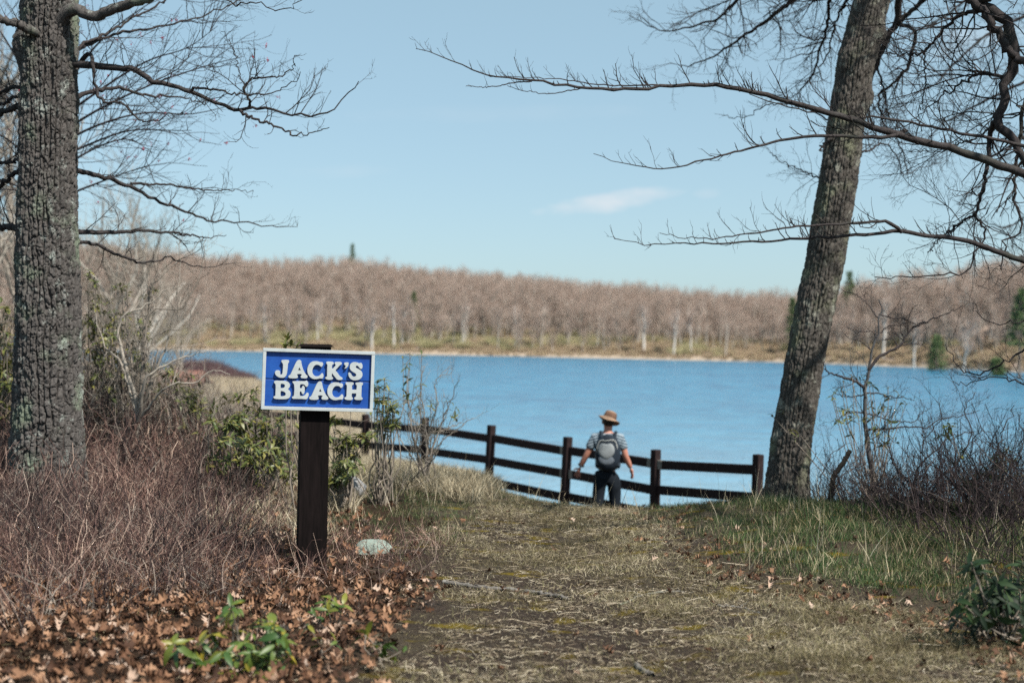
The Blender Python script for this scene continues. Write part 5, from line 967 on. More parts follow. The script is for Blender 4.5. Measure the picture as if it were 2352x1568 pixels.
# post: square timber with a chamfered top, standing behind the board
h = spc[2] - sbase[2] + 0.25
vs_ = box_bm(bm, (0, 0, 0), (PW, PW, 1.0), 0.004)
for v in bm.verts:
    v.co.z = top_z if v.co.z > 0 else -h
rr = bmesh.ops.bevel(bm, geom=[e for e in bm.edges if all(abs(v.co.z - top_z) < 1e-6 for v in e.verts) and e.calc_length() > 0.1], offset=0.028, segments=1, affect='EDGES')
post = bm_obj('post', bm, M_POST); post.parent = sign; post.matrix_parent_inverse = Matrix.Translation(-Vector(sbase))
post.matrix_basis = Matrix.Translation(Vector(spc)) @ Rz @ Matrix.Rotation(R(0.25), 4, 'Y') @ Matrix.Translation((-0.012, PW / 2 + 0.03, 0))
fw, fd = 0.0215, 0.045                                   # frame strip width and depth; the board face lies 2 cm back from its front
for nm, c, s in (('plank', (0, 0.012, SH / 4 - fw / 2 + 0.001), (SW - 2 * fw + 0.008, 0.024, SH / 2 - fw - 0.003)), ('plank', (0, 0.012, -SH / 4 + fw / 2 - 0.001), (SW - 2 * fw + 0.008, 0.024, SH / 2 - fw - 0.003))):
    bm = bmesh.new(); box_bm(bm, c, s, 0.003); sput(bm_obj(nm, bm, M_BLUE))
for nm, c, s in (('frame_strip', (0, 0.0, SH / 2 - fw / 2), (SW, fd, fw)), ('frame_strip', (0, 0.0, -SH / 2 + fw / 2), (SW, fd, fw)), ('frame_strip', (-SW / 2 + fw / 2, 0.0, 0), (fw, fd - 0.003, SH - 2 * fw - 0.001)), ('frame_strip', (SW / 2 - fw / 2, 0.0, 0), (fw, fd - 0.003, SH - 2 * fw - 0.001))):
    bm = bmesh.new(); box_bm(bm, c, s, 0.002); sput(bm_obj(nm, bm, M_WHITE))
bm = bmesh.new(); box_bm(bm, (0, 0.0265, 0), (SW - 0.012, 0.004, SH - 0.012)); sput(bm_obj('back_board', bm, M_POST))
# letters cut from board: outlines in units of an enlarged view of the sign face
A_ = [(925, 150), (960, 170), (975, 205), (990, 300), (1020, 410), (1060, 510), (1110, 600), (1140, 635), (1165, 660), (1172, 695), (1155, 725), (1100, 735), (1030, 730), (985, 720), (965, 690), (975, 655), (1000, 630), (990, 605), (950, 592), (890, 592), (845, 605), (840, 630), (860, 660), (865, 700), (845, 722), (780, 732), (690, 732), (610, 720), (575, 690), (585, 655), (630, 625), (665, 560), (705, 470), (750, 370), (800, 260), (840, 195), (880, 160)]
A_h = [(920, 380), (945, 430), (965, 480), (920, 482), (875, 472), (900, 420)]
C_ = [(1450, 195), (1520, 205), (1570, 225), (1610, 230), (1650, 235), (1672, 280), (1655, 335), (1620, 368), (1590, 350), (1560, 320), (1500, 302), (1440, 305), (1385, 345), (1345, 410), (1325, 490), (1330, 560), (1360, 625), (1410, 670), (1480, 685), (1550, 670), (1600, 625), (1630, 590), (1660, 590), (1680, 630), (1680, 690), (1660, 735), (1620, 745), (1560, 740), (1500, 755), (1430, 762), (1340, 745), (1260, 690), (1205, 610), (1180, 520), (1180, 430), (1210, 330), (1270, 250), (1350, 205)]
sh_ = lambda L, dx, dy=0: [(x + dx, y + dy) for x, y in L]
Q4 = 1437.3
LET = [
 [[(355, 190), (365, 160), (400, 150), (545, 150), (580, 165), (590, 200), (575, 235), (553, 265), (548, 340), (535, 460), (520, 560), (505, 620), (470, 675), (420, 705), (360, 710), (290, 700), (220, 665), (170, 615), (150, 560), (160, 515), (190, 487), (240, 478), (285, 490), (310, 530), (302, 580), (315, 610), (345, 617), (370, 608), (385, 570), (395, 500), (402, 400), (405, 300), (395, 255), (370, 225)]],
 [A_, A_h], [C_],
 [sh_([(345, 240), (370, 215), (450, 210), (540, 220), (575, 250), (565, 285), (530, 310), (520, 330), (520, 440), (560, 430), (600, 385), (640, 335), (640, 305), (615, 270), (625, 235), (680, 225), (770, 225), (820, 235), (835, 265), (815, 305), (770, 325), (730, 370), (680, 430), (630, 490), (680, 550), (730, 620), (770, 680), (830, 720), (858, 750), (840, 785), (780, 795), (710, 790), (665, 760), (620, 700), (560, 620), (520, 575), (510, 690), (545, 715), (550, 750), (520, 780), (440, 788), (360, 775), (315, 740), (325, 710), (365, 690), (370, 600), (370, 450), (380, 310), (355, 280)], Q4)],
 [sh_([(920, 275), (945, 248), (1045, 245), (1050, 300), (1030, 360), (985, 410), (930, 432), (955, 395), (968, 345), (935, 320)], Q4)],
 [sh_([(1290, 235), (1350, 250), (1400, 272), (1460, 260), (1490, 300), (1502, 360), (1495, 415), (1465, 445), (1425, 430), (1390, 380), (1350, 345), (1310, 340), (1285, 370), (1290, 410), (1340, 440), (1410, 480), (1465, 530), (1498, 600), (1492, 680), (1450, 750), (1380, 795), (1290, 812), (1200, 805), (1120, 760), (1070, 690), (1052, 610), (1065, 570), (1095, 570), (1130, 605), (1160, 660), (1205, 700), (1260, 700), (1300, 675), (1305, 635), (1280, 590), (1210, 550), (1150, 505), (1110, 450), (1098, 380), (1120, 300), (1190, 245)], Q4)],
 [[(120, 860), (135, 825), (180, 812), (300, 815), (430, 820), (520, 835), (585, 880), (615, 950), (600, 1020), (550, 1085), (600, 1125), (632, 1190), (635, 1260), (610, 1330), (560, 1375), (480, 1392), (350, 1395), (230, 1388), (140, 1375), (103, 1340), (115, 1310), (160, 1285), (165, 1200), (170, 1050), (170, 950), (155, 905)],
  [(325, 910), (400, 905), (445, 925), (465, 970), (445, 1020), (400, 1045), (325, 1042)], [(325, 1140), (400, 1145), (460, 1175), (490, 1225), (475, 1275), (430, 1303), (325, 1305)]],
 [[(705, 860), (720, 835), (800, 832), (950, 832), (1080, 835), (1150, 822), (1185, 860), (1197, 930), (1180, 985), (1145, 1005), (1115, 985), (1080, 940), (1020, 922), (950, 930), (930, 975), (930, 1030), (960, 1068), (995, 1050), (1015, 1000), (1045, 980), (1075, 1010), (1085, 1080), (1080, 1160), (1060, 1225), (1030, 1242), (1005, 1220), (985, 1170), (955, 1150), (930, 1170), (925, 1240), (935, 1295), (990, 1312), (1060, 1305), (1110, 1270), (1150, 1215), (1185, 1205), (1208, 1240), (1200, 1310), (1165, 1380), (1130, 1405), (1000, 1395), (850, 1390), (720, 1385), (690, 1355), (700, 1325), (745, 1300), (755, 1200), (765, 1100), (755, 940), (735, 900)]],
 [sh_(A_, 662, 695), sh_(A_h, 662, 695)], [sh_(C_, 637 + 0, 685)],
 [sh_([(965, 910), (985, 885), (1080, 880), (1180, 885), (1215, 915), (1205, 950), (1165, 980), (1165, 1110), (1180, 1125), (1300, 1125), (1315, 1110), (1325, 985), (1285, 945), (1290, 905), (1340, 892), (1430, 892), (1500, 900), (1517, 930), (1500, 970), (1475, 990), (1468, 1150), (1465, 1350), (1500, 1385), (1500, 1425), (1460, 1448), (1370, 1450), (1280, 1440), (1243, 1405), (1255, 1375), (1295, 1345), (1305, 1250), (1290, 1235), (1170, 1235), (1152, 1255), (1150, 1340), (1185, 1385), (1175, 1430), (1130, 1448), (1030, 1445), (950, 1425), (928, 1395), (940, 1370), (985, 1340), (995, 1200), (1005, 985), (975, 950)], Q4)]]
TL_, U_, V_ = np.array((642.9, 851.3)), np.array((273.6, 10.7)), np.array((-5.6, 150.0)); IM = np.linalg.inv(np.stack([U_, V_], 1))
def to_sign(p):
    a = IM @ (np.array((660 + p[0] * 0.07653, 870 + p[1] * 0.07653)) - TL_); return ((a[0] - 0.5) * SW, (0.5 - a[1]) * SH)
dg = bpy.context.evaluated_depsgraph_get()
for loops in LET:
    cu = D.curves.new('letter', 'CURVE'); cu.dimensions = '2D'; cu.fill_mode = 'BOTH'; cu.extrude = 0.0095; cu.bevel_depth = 0.0012; cu.bevel_resolution = 1
    for L in loops:
        pts = np.array([to_sign(p) for p in L]); m_ = len(pts); sm = []
        for i in range(m_):
            p0, p1, p2, p3 = pts[i - 1], pts[i], pts[(i + 1) % m_], pts[(i + 2) % m_]
            for f in (0.0, 1 / 3, 2 / 3): sm.append(0.5 * (2 * p1 + (p2 - p0) * f + (2 * p0 - 5 * p1 + 4 * p2 - p3) * f * f + (3 * p1 - p0 - 3 * p2 + p3) * f ** 3))
        s_ = cu.splines.new('POLY'); s_.points.add(len(sm) - 1); s_.use_cyclic_u = True
        for i, p in enumerate(sm): s_.points[i].co = (p[0], p[1], 0, 1)
    tmp = D.objects.new('tmp', cu); COL.objects.link(tmp); bpy.context.view_layer.update()
    me = D.meshes.new_from_object(tmp.evaluated_get(bpy.context.evaluated_depsgraph_get())); D.objects.remove(tmp)
    me.transform(Matrix.Rotation(R(90), 4, 'X')); me.transform(Matrix.Translation((0, -0.0105, 0))); me.materials.clear(); me.materials.append(M_WHITE)
    sput(obj('letter', me))
tag(sign, "blue wooden sign reading JACK'S BEACH in raised white letters on a dark post", 'sign')

# ---------------------------------------------------------------- the rail fence
M_FENCE = MB('fence_timber'); _a = M_FENCE.noise(M_FENCE.coord('Object', (9, 9, 1.5)), 4, 6, 0.65); M_FENCE.col(M_FENCE.ramp(_a, [(0.3, (0.008, 0.005, 0.006)), (0.62, (0.034, 0.022, 0.022)), (0.8, (0.085, 0.066, 0.06))])).bump(_a, 0.5, 0.006); M_FENCE = M_FENCE.fin(0.8, 0.15)
M_SPLICE = m_flat('bare_timber', (0.20, 0.185, 0.165), 0.85, 0.2, 20)
posts = []
TOPV = {0: 951, 1: 958, 2: 976, 3: 1003, 4: 1032, 5: 1043}
for t in range(-3, 6):
    X, Z = -2.643 + 1.159 * t, 25.7 - 1.5 * t
    if t == -3: X, Z = X - 0.35, Z + 0.2
    if t in TOPV: p = at(1176 + F_PX * X / Z, TOPV[t], Z)
    else: p = at(1176 + F_PX * X / Z, 945 - (0 - t) * 8, Z)
    posts.append((t, np.array((p[0], p[1], p[2]))))
f0 = posts[4][1]; fence = empty('rail_fence', (f0[0], f0[1], float(ground_z(f0[0], f0[1]))))
fdir = nrm(posts[-1][1] - posts[3][1]); fyaw = math.atan2(fdir[1], fdir[0]); FO = Matrix.Translation(-Vector(fence.location))
rngf = random.Random(4)
for (t, p) in posts:
    gz = float(ground_z(p[0], p[1])); H = p[2] - gz + 0.3; bm = bmesh.new(); box_bm(bm, (0, 0, -H / 2), (0.108, 0.108, H), 0.010)
    o = bm_obj('post', bm, M_FENCE, fence); o.matrix_parent_inverse = FO; lean_ = R(2.0) if t in (2, 3) else R(rngf.uniform(-0.5, 1.0))
    o.matrix_basis = Matrix.Translation(Vector(p)) @ Matrix.Rotation(lean_, 4, 'Y') @ Matrix.Rotation(fyaw, 4, 'Z')
for i in range(len(posts) - 1):
    (t, a), (_, b_) = posts[i], posts[i + 1]
    for j, off in enumerate((0.205, 0.555, 0.905)):
        A = a - np.array((0, 0, off + rngf.uniform(-0.015, 0.015))); B = b_ - np.array((0, 0, off + rngf.uniform(-0.015, 0.015))); d = B - A; L = np.linalg.norm(d) - 0.085; mid = (A + B) / 2
        dv = nrm(d); M3 = Matrix((dv, nrm(np.cross(np.array((0, 0, 1.0)), dv)), np.cross(dv, nrm(np.cross(np.array((0, 0, 1.0)), dv))))).transposed()
        bm = bmesh.new(); box_bm(bm, (0, 0, 0), (L, 0.055, 0.125), 0.008); o = bm_obj('rail', bm, M_FENCE, fence); o.matrix_parent_inverse = FO
        o.matrix_basis = Matrix.Translation(Vector(mid)) @ M3.to_4x4()
        if (t, j) in ((3, 1), (3, 0), (4, 0), (2, 1), (2, 0)):   # pale butt ends beside the posts
            for e in ((1,) if (t, j) in ((3, 0), (2, 0), (2, 1)) else (-1,)):
                bm = bmesh.new(); box_bm(bm, (e * (L / 2 - 0.062), 0, 0), (0.09, 0.060, 0.129), 0.006); q = bm_obj('splice', bm, M_SPLICE, fence); q.matrix_parent_inverse = FO; q.matrix_basis = o.matrix_basis.copy()
tag(fence, 'dark brown three-rail timber fence along the slope above the lake', 'fence')

# ---------------------------------------------------------------- kiosk beyond the marsh shrubs
ZK = 31.0; kb = at(440, 950, ZK); kb[2] = float(ground_z(kb[0], kb[1])); kio = empty('shelter', kb)
M_ROOF = m_flat('red_brown_roof', (0.20, 0.10, 0.078), 0.85, 0.25, 6, 0.3)
rt = at(415, 853, ZK)[2] - kb[2]; hw = 0.70
for sx in (-0.55, 0.05):
    bm = bmesh.new(); box_bm(bm, (sx, 0, rt / 2 - 0.1), (0.09, 0.09, rt), 0.006); bm_obj('post', bm, M_POST, kio)
for sy in (-1, 1):
    bm = bmesh.new(); vv = [bm.verts.new(c) for c in ((-hw - 0.2, sy * 0.42, rt - 0.27), (0.36, sy * 0.42, rt - 0.27), (0.25, sy * 0.005, rt), (-hw - 0.1, sy * 0.005, rt))]; f = bm.faces.new(vv)
    ex = bmesh.ops.extrude_face_region(bm, geom=[f]); bmesh.ops.translate(bm, verts=[v for v in ex['geom'] if isinstance(v, bmesh.types.BMVert)], vec=(0, 0, 0.03)); bmesh.ops.recalc_face_normals(bm, faces=bm.faces); bm_obj('roof_slope', bm, M_ROOF, kio)
bm = bmesh.new(); box_bm(bm, (-0.25, 0.0, rt - 0.62), (0.62, 0.05, 0.5), 0.005); bm_obj('notice_board', bm, M_POST, kio)
tag(kio, 'small shelter with reddish-brown roof on dark posts beyond the grey shrub', 'shelter')

# ---------------------------------------------------------------- rocks and sticks
def rock(label, u, v, Z, size, seed, c):
    p = at(u, v, Z); p[2] = float(ground_z(p[0], p[1])); bm = bmesh.new(); bmesh.ops.create_icosphere(bm, subdivisions=4, radius=1.0); rg_ = np.random.default_rng(seed); pl = [(nrm(rg_.normal(size=3)), rg_.uniform(0.55, 0.9)) for _ in range(16)]
    for vv in bm.verts:
        q = np.array(vv.co)
        for n_, d_ in pl:
            e = q @ n_ - d_
            if e > 0: q = q - n_ * e * 0.85
        q = q + 0.05 * (fbm(np.array(q[0] * 3 + 9), np.array(q[1] * 3 + q[2] * 4), 4, seed) - 0.5); vv.co = Vector((q[0] * size[0], q[1] * size[1], q[2] * size[2]))
    m = MB('lichened_stone'); a = m.noise(m.coord('Object'), 14, 6, 0.65); b = m.noise(m.coord('Object'), 60, 4); m.col(m.mix(m.ramp(a, [(0.45, (0, 0, 0)), (0.6, (1, 1, 1))]), c, tuple(min(1, x * 1.35) for x in c))); m.bump(m.math('ADD', a, b), 0.6, 0.008)
    o = bm_obj('rock', bm, m.fin(0.9, 0.2), None, True, p); tag(o, label, 'rock'); return o
rock('pale grey-green rock lying in the leaves right of the sign post', 862, 1262, 10.1, (0.15, 0.12, 0.105), 3, (0.20, 0.245, 0.215))
rock('pale grey rock half hidden behind the laurel right of the post', 812, 1075, 13.4, (0.15, 0.14, 0.20), 5, (0.20, 0.20, 0.20))
M_STICK = m_bark('stick_bark', (0.17, 0.155, 0.14), (0.06, 0.052, 0.048), (0.33, 0.32, 0.30), 0.57)
def on_ground(u, v, dz=0.012):
    Z = 8.0
    for _ in range(40):
        p = at(u, v, Z); e = p[2] - float(ground_z(p[0], p[1])); Z += e * 4.0 / max(0.2, (v - 775) / 400) * 0.4
    p[2] = float(ground_z(p[0], p[1])) + dz; return p
def stick(label, pts, r0, r1, seed, side=()):
    P = [on_ground(u, v, r0 * 0.8) for u, v in pts]; b = P[len(P) // 2].copy(); T = Tubes(); rg_ = np.random.default_rng(seed); n = 22; Q = catmull(P, n); Q += rg_.normal(size=Q.shape) * 0.004; T.add(Q, np.linspace(r0, r1, n) * (1 + 0.15 * rg_.normal(size=n) * 0.6), 7)
    for s in side: T.add(catmull([on_ground(u, v, 0.012) for u, v in s], 8), np.linspace(r1, r1 * 0.4, 8), 5)
    e = obj('fallen_branch', T.mesh('fallen_branch', M_STICK)); e.data.transform(Matrix.Translation(-Vector(b))); e.location = b; tag(e, label, 'branch', 'broken branches on the path')
stick('long pale broken branch lying across the left half of the path', [(1018, 1340), (1090, 1350), (1150, 1356), (1196, 1358)], 0.014, 0.013, 1)
stick('crooked end piece of the broken branch, nearer the middle of the path', [(1206, 1362), (1235, 1366), (1270, 1372), (1305, 1378)], 0.014, 0.012, 2)
stick('thin dark twig arching on the right half of the path', [(1420, 1392), (1470, 1372), (1520, 1362), (1592, 1360)], 0.008, 0.006, 3)
stick('slender twig on the turf right of the path', [(1650, 1392), (1700, 1396), (1745, 1410)], 0.006, 0.004, 4, ([(1700, 1396), (1720, 1385)],))
stick('small broken stick at the bottom edge of the path', [(1460, 1530), (1480, 1545), (1500, 1555)], 0.014, 0.012, 5)
# brush heap at the foot of the right bank
hb = on_ground(2060, 1175); heap = empty('fallen_limb', hb)
limb_w(heap, [(1900, 1172, 12.3), (1960, 1160, 12.2), (2040, 1150, 12.1), (2110, 1140, 12.1), (2190, 1150, 12)], 0.022, 0.012, 130, M_LIMB, 8, (0.2, 0.6), 2, name='limb', up=0.03)
limb_w(heap, [(2030, 1135, 12), (2060, 1165, 12), (2095, 1160, 11.9)], 0.018, 0.008, 131, m_flat('split_wood', (0.28, 0.19, 0.12), 0.85, 0.3, 20), 4, (0.1, 0.3), 1, name='limb', up=0.03)
tag(heap, 'fallen tangled limb lying along the bank behind the green grass', 'limb')

# ---------------------------------------------------------------- the hiker, seen from behind
PZ = 19.0; hp = at(1394, 1100, PZ); hp[2] = at(1394, 940, PZ)[2] - 1.785; 
person = empty('person', hp, R(-4)); person['label'] = 'hiker in tan hat and striped shirt at the fence, seen from behind'; person['category'] = 'person'
def skin(name, verts, edges, radii, root=0, sub=2):
    me = D.meshes.new(name); bm = bmesh.new(); ly = bm.verts.layers.skin.verify(); vs_ = [bm.verts.new(v) for v in verts]
    for a, b in edges: bm.edges.new((vs_[a], vs_[b]))
    for i, v in enumerate(vs_):
        r = radii[i]; v[ly].radius = r if isinstance(r, tuple) else (r, r); v[ly].use_root = (i == root)
    bm.to_mesh(me); bm.free(); o = D.objects.new('tmp', me); COL.objects.link(o); s = o.modifiers.new('s', 'SKIN'); s.use_smooth_shade = True; ss_ = o.modifiers.new('b', 'SUBSURF'); ss_.levels = ss_.render_levels = sub
    bpy.context.view_layer.update(); out_ = D.meshes.new_from_object(o.evaluated_get(bpy.context.evaluated_depsgraph_get())); D.objects.remove(o); return out_
def join_meshes(name, ms, mats):
    bm = bmesh.new()
    for m in ms: bm.from_mesh(m)
    me = D.meshes.new(name); bm.to_mesh(me); bm.free(); [me.materials.append(m) for m in mats]
    for p in me.polygons: p.use_smooth = True; p.material_index = 0
    return me
M_SKIN = m_flat('skin', (0.42, 0.19, 0.135), 0.55, 0.10, 8, 0, 0.35)
Vb = [(0, .02, .93), (0, .03, 1.10), (0, .02, 1.27), (0, .005, 1.39), (0, .015, 1.475), (.002, .025, 1.51), (.006, .04, 1.57), (.01, .045, 1.635), (.012, .04, 1.70),
      (-.165, .0, 1.405), (-.225, -.01, 1.29), (-.275, -.01, 1.175), (-.325, .025, 1.08), (-.362, .05, 1.0),
      (.165, .0, 1.405), (.21, -.01, 1.29), (.243, -.015, 1.17), (.282, .02, 1.08), (.318, .045, 1.005),
      (-.09, 0, .88), (-.105, .015, .66), (-.115, .02, .47), (-.12, .0, .27), (-.125, -.015, .085), (-.13, .06, .045), (-.135, .14, .035),
      (.09, 0, .88), (.105, .03, .66), (.115, .05, .47), (.12, .02, .27), (.122, .0, .085), (.13, .075, .045), (.135, .155, .035)]
Eb = [(0, 1), (1, 2), (2, 3), (3, 4), (4, 5), (5, 6), (6, 7), (7, 8), (3, 9), (9, 10), (10, 11), (11, 12), (12, 13), (3, 14), (14, 15), (15, 16), (16, 17), (17, 18),
      (0, 19), (19, 20), (20, 21), (21, 22), (22, 23), (23, 24), (24, 25), (0, 26), (26, 27), (27, 28), (28, 29), (29, 30), (30, 31), (31, 32)]
Rb = [(.085, .06), (.095, .065), (.14, .095), (.115, .085), .062, .056, (.066, .08), (.076, .095), (.058, .075), .062, .052, .043, .043, .029, .062, .052, .043, .043, .029,
      .062, .06, .056, .054, .038, .042, .03, .062, .06, .056, .054, .038, .042, .03]
body = [skin('body', Vb, Eb, Rb)]
def hand(w, d, lat, thumb, curl, spread):
    """palm and five unequal bent fingers from wrist w along d; lat points from little finger to index"""
    w = np.array(w); d = nrm(np.array(d, float)); lat = nrm(np.array(lat, float) - d * (np.array(lat, float) @ d)); nn = np.cross(d, lat)
    ms = [skin('palm', [w, w + d * .035, w + d * .078], [(0, 1), (1, 2)], [(.026, .026), (.034, .020), (.036, .017)])]
    for i, (o_, L) in enumerate(((-.028, .058), (-.010, .074), (.010, .080), (.029, .070))):
        b = w + d * .075 + lat * o_; f = nrm(d + lat * o_ * spread); c = curl * (1 + 0.25 * i * 0.3); p1 = b + f * L * .45; p2 = p1 + nrm(f + nn * c) * L * .32; p3 = p2 + nrm(f + nn * c * 2) * L * .26; ms.append(skin('finger', [b - f * .02, b, p1, p2, p3], [(0, 1), (1, 2), (2, 3), (3, 4)], [.010, .0098, .0092, .0085, .0072], sub=1))
    b = w + d * .030 + lat * .026; f = nrm(lat * thumb[0] + d * thumb[1] + nn * thumb[2]); p1 = b + f * .035; p2 = p1 + nrm(f + d * .4) * .028; ms.append(skin('thumb', [b - f * .015, b, p1, p2], [(0, 1), (1, 2), (2, 3)], [.013, .0125, .011, .0085], sub=1))
    return ms
body += hand((-.362, .05, 1.0), (-.30, .12, -.95), (-.85, .45, .3), (0.95, 0.45, 0.0), 0.15, 9.0)
body += hand((.318, .045, 1.005), (.22, .2, -.95), (-.35, .93, .1), (0.7, 0.8, 0.1), -0.45, 3.0)
def ball(c, r, sub=2):
    bm = bmesh.new(); bmesh.ops.create_icosphere(bm, subdivisions=sub, radius=1)
    for v in bm.verts: v.co = Vector((c[0] + v.co.x * r[0], c[1] + v.co.y * r[1], c[2] + v.co.z * r[2]))
    me = D.meshes.new('b'); bm.to_mesh(me); bm.free(); return me
body += [skin('nose', [(.012, .125, 1.635), (.013, .150, 1.605), (.013, .128, 1.592)], [(0, 1), (1, 2)], [.012, .015, .012], sub=1), ball((-.072, .045, 1.615), (.012, .022, .032)), ball((.094, .045, 1.615), (.012, .022, .032)), ball((.013, .118, 1.558), (.026, .012, .007))]
obj('body', join_meshes('body', body, [M_SKIN]), person)
M_EYE = m_flat('eye', (0.03, 0.025, 0.02), 0.3, 0.1, 5); 
for sx in (-.018, .044):
    me = ball((sx, .128, 1.625), (.011, .008, .007)); me.materials.append(M_EYE); obj('eye', me, person)
# shirt: pale with dark stripes over chest and shoulders
M_SHIRT = MB('striped_shirt'); _c = M_SHIRT.n('ShaderNodeTexCoord'); _s = M_SHIRT.n('ShaderNodeSeparateXYZ'); M_SHIRT.l(_c.outputs['Object'], _s.inputs[0])
_h = M_SHIRT.math('ADD', _s.outputs[2], M_SHIRT.math('MULTIPLY', M_SHIRT.math('ABSOLUTE', _s.outputs[0]), 0.35))
_st = M_SHIRT.math('GREATER_THAN', M_SHIRT.math('SINE', M_SHIRT.math('MULTIPLY', _h, 2 * math.pi / 0.038)), 0.15)
_z = M_SHIRT.math('MULTIPLY', M_SHIRT.math('GREATER_THAN', _h, 1.30), M_SHIRT.math('LESS_THAN', _h, 1.50))
M_SHIRT.col(M_SHIRT.mix(M_SHIRT.math('MULTIPLY', _st, _z), (0.23, 0.28, 0.32), (0.05, 0.075, 0.10))); M_SHIRT.bump(M_SHIRT.noise(_c.outputs['Object'], 9, 3), 0.4, 0.02); M_SHIRT = M_SHIRT.fin(0.9, 0.1)
Vs = [(0, 0, .945), (0, .0, 1.10), (0, .01, 1.27), (0, .005, 1.40), (0, .012, 1.465), (-.168, 0, 1.405), (-.222, -.01, 1.30), (-.245, -.012, 1.245), (.168, 0, 1.405), (.205, -.01, 1.30), (.222, -.012, 1.245)]
Rs = [(.176, .142), (.168, .130), (.180, .134), (.150, .108), (.075, .07), .078, .070, .069, .078, .070, .069]
me = skin('shirt', Vs, [(0, 1), (1, 2), (2, 3), (3, 4), (3, 5), (5, 6), (6, 7), (3, 8), (8, 9), (9, 10)], Rs, 2); me.materials.append(M_SHIRT); obj('shirt', me, person)
M_JEANS = m_flat('dark_jeans', (0.013, 0.017, 0.023), 0.9, 0.35, 10, 0.4, 0.1)
Vj = [(0, 0, 1.02), (0, 0, .93), (-.09, 0, .86), (-.108, .015, .66), (-.116, .02, .47), (-.121, .0, .27), (-.126, -.012, .10), (.09, 0, .86), (.108, .03, .66), (.116, .05, .47), (.121, .02, .27), (.124, .0, .10)]
me = skin('trousers', Vj, [(0, 1), (1, 2), (2, 3), (3, 4), (4, 5), (5, 6), (1, 7), (7, 8), (8, 9), (9, 10), (10, 11)], [(.150, .112), (.165, .132), .110, .092, .078, .072, .066, .108, .092, .078, .072, .066], 1); me.materials.append(M_JEANS); obj('trousers', me, person)
M_SHOE = m_flat('shoe', (0.06, 0.05, 0.045), 0.8, 0.2, 10)
for s, yy_ in ((-1, 0), (1, .015)):
    me = skin('shoe', [(s * .124, -.03 + yy_, .05), (s * .13, .06 + yy_, .05), (s * .137, .17 + yy_, .04)], [(0, 1), (1, 2)], [(.05, .05), (.052, .046), (.045, .036)]); me.materials.append(M_SHOE); obj('shoe', me, person)
M_HAIR = m_flat('dark_hair', (0.020, 0.015, 0.012), 0.6, 0.3, 40)
me = ball((.010, .026, 1.640), (.084, .100, .098), 3); me.materials.append(M_HAIR)
for v in me.vertices:
    if v.co.y > .07 and v.co.z < 1.67: v.co.y = .07
    if v.co.z < 1.560: v.co.z = 1.560
obj('hair', me, person)
# bucket hat, tilted
M_HAT = m_flat('tan_hat_cloth', (0.25, 0.165, 0.115), 0.9, 0.15, 18, 0.3, 0.1); M_BAND = m_flat('brown_hat_band', (0.17, 0.095, 0.065), 0.9, 0.25, 14)
def lathe(prof, n=40, wave=0.0):
    V = []; F = []
    for i, (r, z) in enumerate(prof):
        for j in range(n):
            a = j / n * 6.2832; V.append((r * math.cos(a), r * 1.12 * math.sin(a), z + wave * (r > .11) * math.cos(2 * a + 0.6) * (r - .09) / .06))
    for i in range(len(prof) - 1):
        for j in range(n): k = (j + 1) % n; F.append((i * n + j, i * n + k, (i + 1) * n + k, (i + 1) * n + j))
    return V, np.array(F)
HM = Matrix.Translation((.012, .03, 1.642)) @ Matrix.Rotation(R(20), 4, 'Y') @ Matrix.Rotation(R(-12), 4, 'X')
V_, F_ = lathe([(.001, .125), (.045, .124), (.066, .117), (.077, .103), (.083, .06), (.087, .035)]); me = mesh_np('hat_crown', V_, F_, True, [M_HAT]); hc = obj('hat', me, person); hc.matrix_local = HM
V_, F_ = lathe([(.0785, .098), (.0825, .094), (.0905, .034), (.0885, .031)]); me = mesh_np('hat_band', V_, F_, True, [M_BAND]); q = obj('hat_band', me, hc)
V_, F_ = lathe([(.085, .036), (.10, .026), (.125, .010), (.152, -.006), (.153, -.012), (.124, .004), (.098, .020), (.085, .028)], 44, 0.020); me = mesh_np('hat_brim', V_, F_, True, [M_HAT]); q = obj('hat_brim', me, hc)
# watch
M_BLACK = m_flat('black_rubber', (0.012, 0.018, 0.022), 0.6, 0.2, 10)
T = Tubes(); w0 = np.array((-.348, .042, 1.03)); dd = nrm(np.array((-.36, .25, -.8))); s1 = nrm(np.cross(dd, (0, 1, 0))); s2 = np.cross(dd, s1); T.add(np.array([w0 + (s1 * math.cos(a) + s2 * math.sin(a)) * .036 for a in np.linspace(0, 6.2832, 17)]), np.full(17, .011), 6); me = T.mesh('wrist_watch', M_BLACK); obj('wrist_watch', me, person)
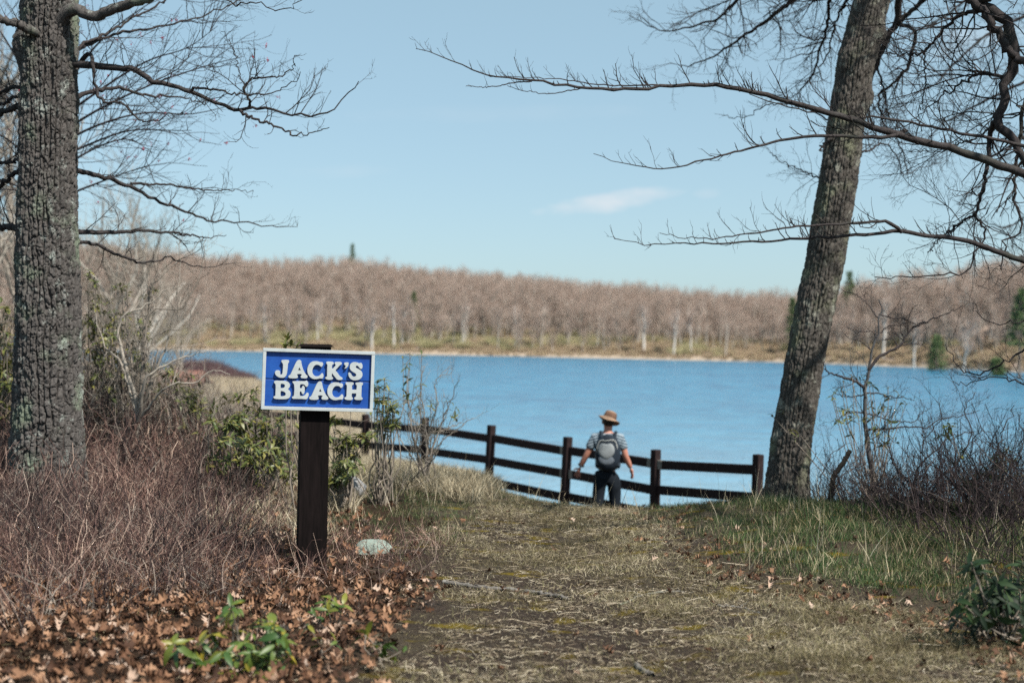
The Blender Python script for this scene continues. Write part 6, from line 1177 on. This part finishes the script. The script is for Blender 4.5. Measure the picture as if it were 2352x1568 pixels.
# backpack: a thing of its own, worn on the back
pk = empty('backpack', hp + np.array((0, -0.12, 1.22)), R(-4)); tag(pk, 'dark navy backpack with pale grey front pocket on the hiker', 'backpack')
M_NAVY = m_flat('navy_nylon', (0.014, 0.022, 0.034), 0.75, 0.4, 14, 0.3, 0.25); M_GREY = m_flat('pale_grey_nylon', (0.22, 0.24, 0.25), 0.75, 0.2, 10, 0.3, 0.25); M_PIPE = m_flat('white_piping', (0.42, 0.43, 0.41), 0.6, 0.1, 10)
def pad(W_, H_, D_, pw=2.6, n=28, m=22, topn=0.80, lobe=0.0, bot=0.85):
    """closed cushion: outline in xz narrowed at top and bottom, bulging to -y"""
    V = []; F = []
    for j in range(m + 1):
        f = j / m; r = math.sin(f * math.pi / 2) ** 0.6; dep = -D_ * (math.cos(f * math.pi / 2) ** 0.55)
        for i in range(n):
            a = i / n * 6.2832; c, s = math.cos(a), math.sin(a); k = (abs(c) ** pw + abs(s) ** pw) ** (-1 / pw); x, z = c * k * W_, s * k * H_
            x *= (1 - (1 - topn) * max(0, z / H_) ** 2) * (1 - (1 - bot) * max(0, -z / H_) ** 2)
            if z > 0: z -= lobe * math.exp(-(x / (W_ * 0.45)) ** 2) * (z / H_)
            V.append((x * r, dep, z * r))
    for j in range(m):
        for i in range(n): k = (i + 1) % n; F.append((j * n + i, j * n + k, (j + 1) * n + k, (j + 1) * n + i))
    V += [(v[0], 0.0, v[2]) for v in V[m * n:(m + 1) * n]] ; b_ = (m + 1) * n
    back = [tuple(range(b_ + n - 1, b_ - 1, -1))]
    for i in range(n): k = (i + 1) % n; F.append((m * n + i, m * n + k, b_ + k, b_ + i))
    return V, [np.array(F), np.array(back)]
V_, F_ = pad(.168, .245, .155); obj('pack_body', mesh_np('pack_body', V_, F_, True, [M_NAVY]), pk)
V_, F_ = pad(.112, .120, .045, 2.2, lobe=.03, bot=.6, topn=.95); q = obj('front_pocket', mesh_np('front_pocket', V_, F_, True, [M_GREY]), pk); q.location = (-.022, -.128, .035)
V_, F_ = pad(.110, .085, .035, 2.4, bot=.8); q = obj('lower_pocket', mesh_np('lower_pocket', V_, F_, True, [m_flat('slate_nylon', (0.12, 0.14, 0.165), 0.75, 0.25, 12, 0.3)]), pk); q.location = (-.015, -.122, -.075)
T = Tubes(); T.add(catmull([(-.145, -.105, -.02), (-.140, -.125, .09), (-.10, -.135, .165), (-.03, -.14, .165), (.04, -.14, .175), (.09, -.135, .165), (.115, -.13, .10), (.125, -.125, .02), (.145, -.105, -.05)], 40), np.full(40, .0065), 6); obj('piping', T.mesh('piping', M_PIPE), pk)
for s in (-1, 1):
    T = Tubes(); T.add(catmull([(s * .085, -.02, .20), (s * .095, .05, .265), (s * .105, .13, .245), (s * .115, .245, .13), (s * .13, .24, -.02), (s * .15, .12, -.16), (s * .14, -.01, -.19)], 26), np.full(26, .021), 6); obj('strap', T.mesh('strap', M_NAVY), pk)
